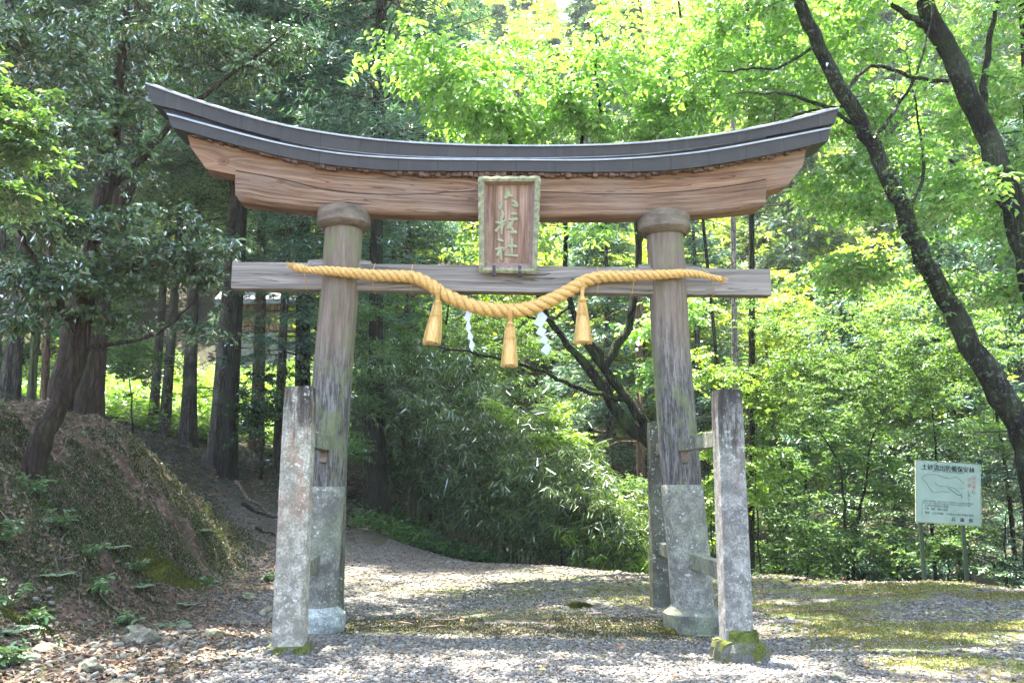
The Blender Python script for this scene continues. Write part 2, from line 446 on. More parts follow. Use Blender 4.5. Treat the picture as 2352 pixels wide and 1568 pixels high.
def ground_z(x, y):
    z = ghs(x, y)
    b = bank_mask(x, y)
    lump = (vnoise(x + y * .3, y, .9) - .5) * .62 + (vnoise(x, y + 9, 2.3) - .5) * .36 + (vnoise(x + 5, y, 6.0) - .5) * .13 + (vnoise(x + 5, y + 3, 12.0) - .5) * .06
    far = np.clip((np.hypot(x, y - 9) - 14) / 10, 0, 1)
    g = gravel_mask(x, y)
    z = z + b * lump + (1 - b) * (1 - g) * (vnoise(x, y, 1.7) - .5) * .12 + far * (vnoise(x, y, .25) - .5) * 1.2
    z = z + (vnoise(x, y, .6) - .5) * .05 * g
    # runnel at the foot of the bank
    toe = np.interp(y, [0, 8.5, 11, 15], [-4.0, -4.1, -4.3, -4.7])
    z = z - .09 * np.exp(-((x - toe) / .28) ** 2) * (y < 16)
    return z
def gz(x, y): return float(ground_z(np.array([float(x)]), np.array([float(y)]))[0])

def build_ground():
    def axis(a, b0, b1, c, fine, grow=1.12):
        xs = list(np.arange(b0, b1, fine)); s = fine; v = xs[-1]
        while v < c: s *= grow; v += s; xs.append(v)
        s = fine; v = b0
        while v > a: s *= grow; v -= s; xs.insert(0, v)
        return np.array(xs)
    X = axis(-140, -9.0, 9.5, 140, .075); Y = axis(-60, 6.0, 17.5, 140, .075)
    gx, gy = np.meshgrid(X, Y)
    Z = ground_z(gx, gy)
    g = gravel_mask(gx, gy)
    Z = Z + g * (np.random.RandomState(3).rand(*Z.shape) - .5) * .012
    V = np.stack([gx.ravel(), gy.ravel(), Z.ravel()], 1)
    nx, ny = len(X), len(Y)
    i = np.arange(nx - 1)[None, :] + (np.arange(ny - 1) * nx)[:, None]
    Q = np.stack([i, i + 1, i + nx + 1, i + nx], -1).reshape(-1, 4)
    t = NT("ground_soil")
    at_ = t.new("Attribute"); at_.attribute_name = "gravel"; gm = at_.outputs['Fac']
    ab = t.new("Attribute"); ab.attribute_name = "bank"; bm = ab.outputs['Fac']
    o = t.map()
    # gravel: small stones of mixed grey, blue, buff
    vcol = t.new("TexVoronoi"); t.l.new(o, vcol.inputs['Vector']); vcol.inputs['Scale'].default_value = 34
    sv = t.sep(vcol.outputs['Color'])
    gcol = t.ramp(sv[0], [(0.0, (0.06,0.057,0.054)), (0.3, (0.13,0.127,0.124)), (0.6, (0.20,0.197,0.193)), (0.85, (0.27,0.262,0.245)), (1.0, (0.18,0.145,0.11))])
    gcol = t.mix(t.ramp(vcol.outputs['Distance'], [(0.35, 0.0), (0.7, 0.75)]), gcol, (0.07, 0.06, 0.05))
    dirt = t.noise(o, 1.4, 5, 0.65)
    gcol = t.mix(t.ramp(dirt, [(0.44, 0.0), (0.58, 0.8)]), gcol, (0.10, 0.078, 0.058))
    # litter and soil
    v2 = t.new("TexVoronoi"); t.l.new(o, v2.inputs['Vector']); v2.inputs['Scale'].default_value = 19
    s2 = t.sep(v2.outputs['Color'])
    lcol = t.ramp(s2[1], [(0.0, (0.045,0.03,0.022)), (0.45, (0.10,0.068,0.05)), (0.75, (0.17,0.115,0.08)), (1.0, (0.27,0.20,0.15))])
    soil = t.noise(o, 5, 6, 0.7)
    lcol = t.mix(t.ramp(soil, [(0.4, 0.9), (0.6, 0.2)]), lcol, (0.035, 0.023, 0.018))
    lcol = t.mix(t.math('MULTIPLY', t.math('SUBTRACT', 1.0, bm), 0.8), lcol, t.ramp(soil, [(0.35, (0.010, 0.014, 0.007)), (0.65, (0.035, 0.042, 0.018))]))
    col = t.mix(gm, lcol, gcol)
    # moss
    mz = t.noise(t.map((0.55, 1.4, 1), loc=(3.3, 1.7, 0)), 1.0, 7, 0.66)
    m_g = t.ramp(mz, [(0.44, 0.0), (0.53, 1.0)])
    mb_ = t.ramp(t.noise(t.map(loc=(1, 5, 2)), 1.6, 6, 0.62), [(0.47, 0.0), (0.56, 1.0)])
    fm = t.noise(o, 55, 3, 0.65)
    mcol = t.ramp(fm, [(0.25, (0.05,0.075,0.014)), (0.55, (0.14,0.185,0.03)), (0.8, (0.25,0.29,0.06))])
    mcol = t.mix(t.ramp(t.noise(o, 2.4, 3), [(0.45, 0.0), (0.6, 0.75)]), mcol, t.ramp(fm, [(0.25, (0.10,0.085,0.02)), (0.75, (0.26,0.21,0.06))]))
    am = t.new("Attribute"); am.attribute_name = "moss"; amf = am.outputs['Fac']
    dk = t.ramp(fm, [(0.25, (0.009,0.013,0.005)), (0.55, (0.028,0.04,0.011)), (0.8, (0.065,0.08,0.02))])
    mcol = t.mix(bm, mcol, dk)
    mask = t.math('ADD', t.math('MULTIPLY', t.math('MULTIPLY', m_g, gm), amf), t.math('MULTIPLY', mb_, t.math('MULTIPLY', bm, 0.9)), clamp=True)
    brk = t.ramp(t.noise(o, 16, 4, 0.7), [(0.38, 0.25), (0.55, 1.0)])
    mask = t.math('MULTIPLY', mask, brk)
    col = t.mix(mask, col, mcol)
    h = t.math('SUBTRACT', t.math('MULTIPLY', soil, 0.5), t.math('MULTIPLY', vcol.outputs['Distance'], t.math('MULTIPLY', gm, 1.4)))
    h = t.math('ADD', h, t.math('MULTIPLY', fm, 0.5))
    m = t.fin(col, 0.92, t.bump(h, 0.03, 0.9), spec=0.15)
    ob = fast_obj("ground", V, Q, m, smooth=True)
    moss = .8 * np.clip((gx + 1.2) / 2.0, .2, 1) * np.clip((gy - 7.4) / .7, 0.05, 1) * np.where(gx > 2.6, 1.25, 1.0)
    moss = np.maximum(moss, 1.2 * np.clip((gx - 2.7) / .8, 0, 1))
    moss = np.maximum(moss, 1.15 * np.exp(-((gy - 11.4) / 1.3) ** 2) * np.clip((gx + 1.6) / .8, 0, 1))
    moss *= np.interp(gy, [0, 12.5, 14, 16], [1, 1, .7, .15])
    shade_band = np.exp(-((gy - 9.4 + gx * .04) / .72) ** 4) * (np.abs(gx) < 2.4)  # strip of moss and soil, its colour darkened for the gate's shade
    moss = np.clip(moss + shade_band * .9, 0, 1.4)
    g = g * (1 - .85 * shade_band * np.clip(vnoise(gx, gy, 2.0) * 2, .5, 1))
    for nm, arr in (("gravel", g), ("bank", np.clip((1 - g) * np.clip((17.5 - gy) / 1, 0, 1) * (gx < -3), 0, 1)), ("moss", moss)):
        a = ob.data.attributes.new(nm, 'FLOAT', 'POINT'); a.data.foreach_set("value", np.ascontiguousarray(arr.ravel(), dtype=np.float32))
    tag(ob, kind='structure')
    return ob
build_ground()

# ================================================================== the gate
M_KASAGI = mat_beam("top_beam_timber", curve=0.0145,
                    knots=[tp(510, 366, -.2) + (.055,), tp(1108, 425, -.2) + (.05,), tp(1353, 455, -.2) + (.035,)])
M_SHIMAKI = mat_beam("lower_beam_timber", curve=0.0145, base=((0.09,0.048,0.027),(0.205,0.115,0.07),(0.32,0.21,0.135)),
                     knots=[tp(644, 411, -.2) + (.04,)])
M_NUKI = mat_beam("tie_beam_timber", grey=0.72, base=((0.13,0.09,0.07),(0.27,0.20,0.16),(0.38,0.30,0.25)))
M_PILLAR = mat_pillar("weathered_pillar")
M_SLEEVE = mat_stone("sleeve_stone", (0.24,0.23,0.195), green=0.3, lichen=0.65, rust=0.0, dark=0.25)
M_POST_L = mat_stone("left_post_stone", (0.34,0.31,0.25), top_stain=0.95, zt=2.45, rust=0.55, green=0.15, lichen=0.7)
M_POST_R = mat_stone("right_post_stone", (0.23,0.222,0.205), top_stain=0.96, zt=2.3, rust=0.15, green=0.12, lichen=0.5)
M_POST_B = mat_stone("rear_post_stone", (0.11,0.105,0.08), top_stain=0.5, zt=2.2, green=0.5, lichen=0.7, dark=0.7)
M_PLINTH = mat_stone("plinth_stone", (0.15,0.145,0.12), green=0.6, lichen=0.5)
M_MOSS = mat_moss("moss_cushion")
M_COPPER = mat_copper("roof_copper")
M_DRIP = mat_simple("roof_edge_metal", (0.22,0.22,0.225), (0.36,0.36,0.37), 6, 0.35, metal=0.2, spec=0.6, bumpd=0.002)
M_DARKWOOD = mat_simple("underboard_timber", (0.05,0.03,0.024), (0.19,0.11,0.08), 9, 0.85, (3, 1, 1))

gate = empty("torii_gate", T0, TH)
tag(gate, "large wooden shrine gate with curved copper roofed top beam on two weathered pillars", "gate")

def smooth_curve(pts, n):
    """Catmull-Rom through pts by arc length, n samples"""
    P = np.array(pts, float); d = np.r_[0, np.cumsum(np.linalg.norm(np.diff(P, axis=0), axis=1))]
    s = np.linspace(0, d[-1], n); m = np.gradient(P, d, axis=0)
    out = np.empty((n, P.shape[1]))
    for i, x in enumerate(s):
        k = min(np.searchsorted(d, x, side='right') - 1, len(d) - 2); h = d[k+1] - d[k]; t = (x - d[k]) / h
        out[i] = (2*t**3-3*t*t+1)*P[k] + (t**3-2*t*t+t)*h*m[k] + (-2*t**3+3*t*t)*P[k+1] + (t**3-t*t)*h*m[k+1]
    return out
def rail(px, v, n=61):
    return smooth_curve([tp(a, b, v) for a, b in px], n)
def sweep(name, sections, mat, smooth=True):
    """sections: list of (rail (n,2), v) going round the profile"""
    n = len(sections[0][0]); m = len(sections)
    V = [(r[i][0], v, r[i][1]) for i in range(n) for (r, v) in sections]
    F = []
    for i in range(n - 1):
        for k in range(m):
            k2 = (k + 1) % m
            F.append((i*m + k, i*m + k2, (i+1)*m + k2, (i+1)*m + k))
    F.append(tuple(range(m))[::-1]); F.append(tuple((n-1)*m + k for k in range(m)))
    o = mesh_obj(name, V, F, mat, gate, smooth=False)
    return o
def off(r, du=0.0, dz=0.0, shrink=0.0):
    q = r.copy(); q[:, 1] += dz; q[:, 0] = q[:, 0] * (1 - shrink) + du
    return q

U_TOP = [(336,192),(420,222),(505,249),(660,290),(854,320),(1047,332.5),(1179,335),(1283,335),(1477,328),(1670,306),(1800,281),(1926,248)]
U_BOT = [(350,239),(400,250),(543,293),(698,331),(815,347),(1009,358.5),(1179,360),(1283,359.5),(1477,352),(1670,328),(1800,306),(1917,283)]
L_TOP = [(384,262),(505,295),(660,333),(776,352),(931,363.5),(1089,366.5),(1179,367),(1399,366),(1593,351),(1787,318),(1909,294)]
L_BOT = [(394,292),(543,333),(698,369),(854,388),(1047,392.5),(1179,393),(1360,395),(1554,389),(1709,366),(1864,333),(1903,323)]
vu, vl = -0.21, -0.238
ru_t, ru_b = rail(U_TOP, vu), rail(U_BOT, vu)
rl_t, rl_b = rail(L_TOP, vl), rail(L_BOT, vl)
# upper roof: fascia, low pitched roof above it
o = sweep("upper_roof", [(ru_b, vu), (ru_t, vu), (off(ru_t, 0, .10), 0.0), (ru_t, -vu), (ru_b, -vu)], M_COPPER)
# light lip along the upper edge
sweep("roof_edge", [(off(ru_t, 0, -.012), vu - .022), (off(ru_t, 0, .006), vu - .022), (off(ru_t, 0, .012), vu + .03), (off(ru_t, 0, -.012), vu - .002)], M_DRIP)
# recess between the two tiers, with thin laminated edges stepping forward
mid_t = off(ru_b, 0, 0.0, .012); mid_b = off(rl_t, 0, 0.0, .006)
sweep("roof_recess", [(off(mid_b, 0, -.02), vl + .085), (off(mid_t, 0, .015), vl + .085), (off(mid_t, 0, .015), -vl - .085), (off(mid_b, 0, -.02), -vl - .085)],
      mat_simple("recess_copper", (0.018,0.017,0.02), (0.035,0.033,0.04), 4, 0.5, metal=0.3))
sweep("roof_edge", [(off(ru_b, 0, -.012, .02), vu + .012), (off(ru_b, 0, -.001, .02), vu + .012), (off(ru_b, 0, -.001, .02), vu + .09), (off(ru_b, 0, -.012, .02), vu + .09)], M_DRIP)
for i, (dz, dv) in enumerate(((.012, .030), (.023, .050), (.034, .070))):
    sweep("roof_edge", [(off(rl_t, 0, dz - .006, .003 * i), vl + dv), (off(rl_t, 0, dz, .003 * i), vl + dv), (off(rl_t, 0, dz, .003 * i), vl + .13), (off(rl_t, 0, dz - .006, .003 * i), vl + .13)], M_DRIP)
sweep("lower_roof", [(rl_b, vl), (rl_t, vl), (rl_t, -vl), (rl_b, -vl)], M_COPPER)
sweep("roof_edge", [(off(rl_t, 0, -.012), vl - .016), (off(rl_t, 0, .005), vl - .016), (off(rl_t, 0, .005), vl + .03), (off(rl_t, 0, -.012), vl - .002)], M_DRIP)
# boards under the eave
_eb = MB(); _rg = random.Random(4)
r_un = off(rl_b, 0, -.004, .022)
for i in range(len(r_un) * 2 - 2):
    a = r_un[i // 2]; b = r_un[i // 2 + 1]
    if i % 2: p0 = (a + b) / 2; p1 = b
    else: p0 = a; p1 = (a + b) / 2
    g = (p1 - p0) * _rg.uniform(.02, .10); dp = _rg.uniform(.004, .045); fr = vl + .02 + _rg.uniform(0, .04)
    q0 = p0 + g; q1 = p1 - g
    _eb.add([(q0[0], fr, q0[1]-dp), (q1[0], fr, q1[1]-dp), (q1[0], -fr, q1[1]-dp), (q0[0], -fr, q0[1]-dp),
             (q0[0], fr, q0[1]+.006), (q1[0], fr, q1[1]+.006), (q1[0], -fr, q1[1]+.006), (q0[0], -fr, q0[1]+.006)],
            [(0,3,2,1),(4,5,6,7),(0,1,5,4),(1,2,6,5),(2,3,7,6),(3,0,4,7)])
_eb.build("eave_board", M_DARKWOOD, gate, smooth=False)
# top beam (kasagi) and the beam under it (shimaki)
vk = -0.13
K_TOP = [(427,300),(543,329),(698,367),(854,387),(1047,392),(1179,393),(1360,394),(1554,388),(1709,366),(1853,337)]
K_MID = [(440,338),(543,356),(698,396),(854,414),(1047,418),(1179,419),(1360,419),(1554,412),(1709,390),(1846,380)]
K_BOT = [(473,388),(540,402),(644,421),(753,441),(912,452),(1098,450),(1240,450),(1438,449),(1593,443),(1700,437),(1764,437),(1808,427)]
rk_t, rk_m, rk_b = rail(K_TOP, vk), rail(K_MID, vk), rail(K_BOT, vk)
o = sweep("top_beam", [(rk_b, vk), (rk_m, vk), (rk_t, vk), (rk_t, -vk), (rk_m, -vk), (rk_b, -vk)], M_KASAGI)
bevel(o, .008)
vs = -.137
S_TOP = [(539,392),(644,411),(753,437),(912,447),(1098,439),(1240,441),(1438,446),(1593,438),(1748,415),(1762,412)]
S_MID = [(539,446),(640,464),(753,476),(912,485),(1098,490),(1240,492),(1438,492),(1593,487),(1700,476),(1760,470)]
S_BOT = [(551,464),(640,476),(753,486),(912,492),(1098,496),(1240,498),(1438,498),(1593,494),(1700,484),(1742,479)]
rs_t, rs_m, rs_b = rail(S_TOP, vs), rail(S_MID, vs), rail(S_BOT, vs + .03)
o = sweep("lower_beam", [(rs_b, vs + .03), (rs_m, vs), (rs_t, vs), (rs_t, -vs), (rs_m, -vs), (rs_b, -vs - .03)], M_SHIMAKI)
bevel(o, .008)
_gp = off(rs_t, 0, -.002, .004)
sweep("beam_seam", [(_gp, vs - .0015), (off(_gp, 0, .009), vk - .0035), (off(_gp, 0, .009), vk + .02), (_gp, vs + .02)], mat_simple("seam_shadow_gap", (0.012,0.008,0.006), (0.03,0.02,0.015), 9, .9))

# tie beam (nuki)
a = tp(533, 601, -.085); b = tp(1770, 618, -.085); c = tp(532, 662, -.085); d = tp(1768, 678, -.085)
nb = MB(); N = 40; rg = random.Random(2)
for i in range(N + 1):
    t = i / N
    zt = a[1] * (1-t) + b[1] * t + rg.uniform(-.003, .003); zb = c[1] * (1-t) + d[1] * t + rg.uniform(-.003, .003)
    u = a[0] * (1-t) + b[0] * t
    nb.v += [(u, -.085, zb), (u, -.085, zt), (u, .085, zt), (u, .085, zb)]
for i in range(N):
    for k in range(4): nb.f.append((i*4+k, i*4+(k+1) % 4, (i+1)*4+(k+1) % 4, (i+1)*4+k))
nb.f.append((3, 2, 1, 0)); nb.f.append((N*4, N*4+1, N*4+2, N*4+3))
_na, _nb, _nc, _nd = a, b, c, d
NUKI_T = lambda u: _na[1] + (_nb[1] - _na[1]) * (u - _na[0]) / (_nb[0] - _na[0])
NUKI_B = lambda u: _nc[1] + (_nd[1] - _nc[1]) * (u - _na[0]) / (_nb[0] - _na[0])
bevel(nb.build("tie_beam", M_NUKI, gate, smooth=False), .008)

def lathe(name, centers, radii, mat, parent, n=40, jit=0.0, seed=1, wob=0.0):
    """rings of radius radii about centers (u, v, z)"""
    mb = MB(); rg = random.Random(seed); ph = [rg.uniform(0, 6.28) for _ in range(6)]
    for j, (cc, r) in enumerate(zip(centers, radii)):
        for k in range(n):
            an = 2 * math.pi * k / n
            rr = r * (1 + wob * (math.sin(3 * an + ph[0] + cc[2]) + .6 * math.sin(5 * an + ph[1] - cc[2] * 1.7)) + (rg.uniform(-jit, jit)))
            mb.v.append((cc[0] + rr * math.cos(an), cc[1] + rr * math.sin(an), cc[2]))
    for j in range(len(centers) - 1):
        for k in range(n):
            k2 = (k + 1) % n
            mb.f.append((j*n+k, j*n+k2, (j+1)*n+k2, (j+1)*n+k))
    mb.f.append(tuple(reversed(range(n)))); mb.f.append(tuple((len(centers)-1)*n + k for k in range(n)))
    return mb.build(name, mat, parent)

def make_pillar(cpx, wood_r, top_y, joint_y, foot_y, capx, cap_y, ground, foot_r, side):
    """cpx: list of (px, py) on the pillar's axis"""
    ax = [tp(x, y) for x, y in cpx]; us = [p[0] for p in ax][::-1]; zs = [p[1] for p in ax][::-1]
    U = lambda z: float(np.interp(z, zs, us)) if zs[0] <= z <= zs[-1] else (us[0] + (us[1]-us[0]) * (z-zs[0])/(zs[1]-zs[0]) if z < zs[0] else us[-1] + (us[-1]-us[-2])*(z-zs[-1])/(zs[-1]-zs[-2]))
    zj = tp(cpx[-2][0], joint_y, -.2)[1]; zt = tp(capx, top_y)[1]
    z = np.linspace(zj, zt, 26)
    pil = lathe("pillar", [(U(q), 0, q) for q in z], [wood_r * (1.0 - .03 * (q - zj) / (zt - zj)) for q in z], M_PILLAR, gate, 48, .006, 3 + side, .008)
    # stone sleeve with a moulded base
    zf = tp(cpx[-1][0], foot_y, -.2)[1]
    q = [zf, zf + .02] + list(np.linspace(zf + .1, zj - .012, 10)) + [zj]
    rr = [wood_r + .012] * 2 + [wood_r + .014 - .004 * i / 10 for i in range(10)] + [wood_r + .004]
    lathe("stone_sleeve", [(U(s), 0, s) for s in q], rr, M_SLEEVE, gate, 44, .002, 11 + side, .003)
    g = ground
    prof = [(g - .12, foot_r - .01), (g + .02, foot_r), (g + .07, foot_r + .008), (zf - .06, foot_r), (zf - .02, foot_r - .05), (zf, foot_r - .075), (zf + .012, wood_r + .02)]
    lathe("base_ring", [(U(s), 0, s) for s, r in prof], [r for s, r in prof], M_PLINTH if side > 0 else mat_stone("white_lichen_base", (0.34,0.36,0.34), green=.2, lichen=.95), gate, 40, .006, 21 + side, .01)
    # round capital under the beams
    y0, y1, y2 = cap_y; rc = .292
    zc2 = tp(capx, y0, -.29)[1]; zc1 = tp(capx, y1, -.29)[1]; zc0 = tp(capx, y2, -.21)[1]
    pr = [(zc0, wood_r + .004), (zc0 + .004, wood_r + .03), (zc1 - .012, rc - .012), (zc1, rc), (zc2 - .006, rc), (zc2, rc - .006)]
    lathe("pillar_cap", [(U(s), 0, s) for s, r in pr], [r for s, r in pr], M_CAP, gate, 44, .003, 31 + side, .004)
    return U
M_CAP = mat_simple("cap_timber", (0.075,0.055,0.045), (0.19,0.15,0.11), 5, 0.88, (1, 1, 2.5), .006, spec=0.15, detail=6)
UL = make_pillar([(792,470),(790,524),(782,659),(768,816),(747,1094),(743,1120),(731,1279),(722,1410)], .209, 480, 1117, 1400, 793, (467, 499, 516), 0.03, .31, 0)
UR = make_pillar([(1522,480),(1527,538),(1534,654),(1542,815),(1564,1094),(1566,1115),(1582,1279),(1592,1400)], .209, 490, 1113, 1399, 1519, (480, 513, 530), -0.02, .31, 1)
# wedges beside each pillar on the tie beam
for Uf, k in ((UL, 0), (UR, 1)):
    for s in (-1, 1):
        zt = NUKI_T(Uf(3.4)); uc = Uf(3.4)
        mb = MB(); u0 = uc + s * .17; u1 = uc + s * .34; h = .05
        mb.add([(u0,-.06,zt+.002),(u1,-.06,zt+.002),(u1,.06,zt+.002),(u0,.06,zt+.002),(u0,-.06,zt+h),(u1,-.06,zt+h*.72),(u1,.06,zt+h*.72),(u0,.06,zt+h)],
               [(0,3,2,1),(4,5,6,7),(0,1,5,4),(1,2,6,5),(2,3,7,6),(3,0,4,7)])
        bevel(mb.build("wedge", M_NUKI, gate, smooth=False), .004)

# support posts before and behind each pillar, tied to it by stone bars
def post(name_mat, ptop, pbot, v, wt, wb, dep, plinth, zb, seed):
    ut, zt = tp(ptop[0], ptop[1], v - dep/2); ub, _ = tp(pbot[0], pbot[1], v - dep/2)
    mb = MB(); n = 14; ch = .022; rg = random.Random(seed)
    for i in range(n + 1):
        t = i / n; u = ub + (ut - ub) * t; z = zb + (zt - zb) * t; hw = (wb + (wt - wb) * t) / 2; hd = dep / 2 * (1 - .06 * t)
        if i == n: hw -= .008; hd -= .008
        for (x, y) in ((-hw+ch,-hd),(hw-ch,-hd),(hw,-hd+ch),(hw,hd-ch),(hw-ch,hd),(-hw+ch,hd),(-hw,hd-ch),(-hw,-hd+ch)):
            j = lambda: rg.uniform(-.0018, .0018)
            mb.v.append((u + x + j(), v + y + j(), z))
    for i in range(n):
        for k in range(8): mb.f.append((i*8+k, i*8+(k+1) % 8, (i+1)*8+(k+1) % 8, (i+1)*8+k))
    mb.f.append(tuple(reversed(range(8)))); mb.f.append(tuple(n*8 + k for k in range(8)))
    o = mb.build("support_post", name_mat, gate, smooth=False)
    return o, ub
VF = 1.52
pl, upl = post(M_POST_L, (684,886), (659,1460), -VF, .245, .262, .25, 0, 0.05, 1)
pl["label"] = "left front stone post with rust brown and black stains at its top"
pr_, upr = post(M_POST_R, (1678,893), (1701,1450), -VF, .225, .238, .25, 0, 0.15, 2)
pr_["label"] = "right front grey granite post with black streaks on a mossy block"
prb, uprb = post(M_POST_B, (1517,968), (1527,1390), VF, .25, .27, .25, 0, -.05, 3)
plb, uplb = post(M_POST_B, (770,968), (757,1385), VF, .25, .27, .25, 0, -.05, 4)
def slab(name, u, v, hw, hd, z0, z1, tz, mat, parent, seed, rough=.01, inset=.03):
    mb = MB(); rg = random.Random(seed); n = 6
    rows = [(z0, 0), (z0 + (z1-z0)*.35, .25), (z0 + (z1-z0)*.75, .6), (z1 - .015, 1), (z1, 1.5)]
    for (z, k) in rows:
        for e in range(4):
            for i in range(n):
                t = -1 + 2 * i / n
                x, y = [(t, -1), (1, t), (-t, 1), (-1, -t)][e]
                s = 1 - inset * k / hw
                mb.v.append((u + x * hw * s + rg.uniform(-rough, rough), v + y * hd * s + rg.uniform(-rough, rough), z + rg.uniform(-rough, rough) * .6))
    m = 4 * n
    for r_ in range(len(rows) - 1):
        for k in range(m): mb.f.append((r_*m+k, r_*m+(k+1) % m, (r_+1)*m+(k+1) % m, (r_+1)*m+k))
    mb.f.append(tuple((len(rows)-1)*m + k for k in range(m)))
    return mb.build(name, mat, parent, smooth=False)
SLAB_L = 1
# mossy block under the right post: moss grows in patches over the stone
def mat_mossblock():
    t = NT("mossy_block_stone"); o = t.map()
    st = t.ramp(t.noise(o, 60, 3, .7), [(0.3, (0.06,0.06,0.055)), (0.7, (0.20,0.195,0.17))])
    fm = t.noise(o, 70, 4, .7); mo = t.ramp(fm, [(0.3, (0.035,0.045,0.012)), (0.7, (0.15,0.165,0.035))])
    x, y, z = t.sep(t.tc.outputs['Object'])
    n = t.math('ADD', t.noise(o, 9, 4, .6), t.math('MULTIPLY', z, 0.6))
    k = t.ramp(n, [(0.50, 0.1), (0.60, 1.0)])
    return t.fin(t.mix(k, st, mo), .95, t.bump(fm, .02, 1.0), spec=.1)
M_MBLOCK = mat_mossblock()
slab("plinth", upl, -VF, .19, .185, -.1, .155, 0, M_MBLOCK, gate, 5, .012, .02)
slab("plinth", upr + .015, -VF, .215, .21, -.12, .155, 0, M_MBLOCK, gate, 6, .012, .035)
slab("moss_collar", upr + .02, -VF, .128, .135, .14, .25, 0, M_MOSS, gate, 9, .012, .006)
slab("footing", UR(0.0) + .14, -.12, .24, .26, -.2, -.01, 0, M_PLINTH, gate, 8)
for Uf in (UL, UR):
    mb = MB(); u_ = Uf(1.75); mb.box(u_-.035, u_+.035, -.245, -.19, 1.69, 1.812)
    bevel(mb.build("bar_wedge", M_CAP, gate, smooth=False), .006)
M_BAR = mat_stone("tie_stone", (0.19,0.185,0.145), green=.5, lichen=.6, dark=.3)
for Uf, ub, s in ((UL, upl, 0), (UR, upr, 1)):
    for zc, hh in ((1.885, .075), (.70, .075)):
        for (va, vb, uo) in ((-VF + .115, -.17, ub), (.15, VF - .115, (uplb, uprb)[s])):
            # bar runs from post to pillar
            uin = Uf(zc); 
            mb = MB(); hw = .055
            u_post = uo + (0 if s else 0)
            t0 = u_post if va < 0 else uin; t1 = uin if va < 0 else u_post
            e0, e1 = (t0, t1)
            n = 8; rg = random.Random(int(zc * 10) + s)
            for i in range(n + 1):
                t = i / n; uu = e0 + (e1 - e0) * t; vv = va + (vb - va) * t
                for (x, z) in ((-hw, -hh), (hw, -hh), (hw, hh), (-hw, hh)):
                    mb.v.append((uu + x + rg.uniform(-.002, .002), vv, zc + z + rg.uniform(-.003, .003)))
            for i in range(n):
                for k in range(4): mb.f.append((i*4+k, (i+1)*4+k, (i+1)*4+(k+1) % 4, i*4+(k+1) % 4))
            mb.f.append((0, 1, 2, 3)); mb.f.append((n*4+3, n*4+2, n*4+1, n*4))
            bevel(mb.build("brace_bar", M_BAR, gate, smooth=False), .008)

# ================================================================== name plaque
plq = empty("name_plaque", T0, TH)
tag(plq, "carved wooden name plaque in a green scalloped frame under the gate's top beam", "plaque")
vt, vb_ = -.36, -.17
c_tl, c_tr, c_bl, c_br = tp(1099,406,vt), tp(1241,405,vt), tp(1101,625,vb_), tp(1233,627,vb_)
def pq(s, t, d=0.0):
    """s 0..1 across, t 0..1 down, d metres back into the tray"""
    u = (c_tl[0]*(1-s)+c_tr[0]*s)*(1-t) + (c_bl[0]*(1-s)+c_br[0]*s)*t
    z = (c_tl[1]*(1-s)+c_tr[1]*s)*(1-t) + (c_bl[1]*(1-s)+c_br[1]*s)*t
    v = vt + (vb_ - vt) * t
    nv = Vector((0, c_tl[1]-c_bl[1], vb_ - vt)).normalized()       # into the tray: back and up a little
    return (u, v + d * nv.y, z + d * nv.z)
PLW = mat_beam("plaque_panel_timber", base=((0.17,0.095,0.065),(0.33,0.22,0.165),(0.47,0.33,0.26)))
def mat_panel():
    t = NT("plaque_panel"); x, y, z = t.sep(t.tc.outputs['Object'])
    n = t.noise(t.map((22, 4, 1.2)), 1.0, 5, .6); n2 = t.noise(t.map((60, 6, 3)), 1.0, 3)
    col = t.ramp(n, [(0.32, (0.13,0.07,0.048)), (0.5, (0.25,0.155,0.11)), (0.68, (0.42,0.29,0.22))])
    col = t.mix(.4, col, t.ramp(n2, [(0.3, .55), (0.6, 1.0)]), 'MULTIPLY')
    return t.fin(col, .8, t.bump(n2, .003, .8), spec=.2)
M_PANEL = mat_panel()
M_PATINA = mat_simple("patina_green", (0.10,0.135,0.08), (0.33,0.29,0.175), 22, .8, spec=.2, detail=6)
M_TRAY = mat_simple("tray_timber", (0.17,0.105,0.085), (0.29,0.20,0.165), 10, .85, (4, 4, 1), spec=.2)
# back panel
ds, dt_ = .155, .09; dd = .085
mesh_obj("panel", [pq(ds, dt_*.9, dd), pq(1-ds, dt_*.9, dd), pq(1-ds, 1-dt_*1.15, dd), pq(ds, 1-dt_*1.15, dd),
                   pq(ds, dt_*.9, dd+.02), pq(1-ds, dt_*.9, dd+.02), pq(1-ds, 1-dt_*1.15, dd+.02), pq(ds, 1-dt_*1.15, dd+.02)],
         [(0,1,2,3)[::-1], (4,5,6,7), (0,1,5,4), (1,2,6,5), (2,3,7,6), (3,0,4,7)], M_PANEL, plq, smooth=False)
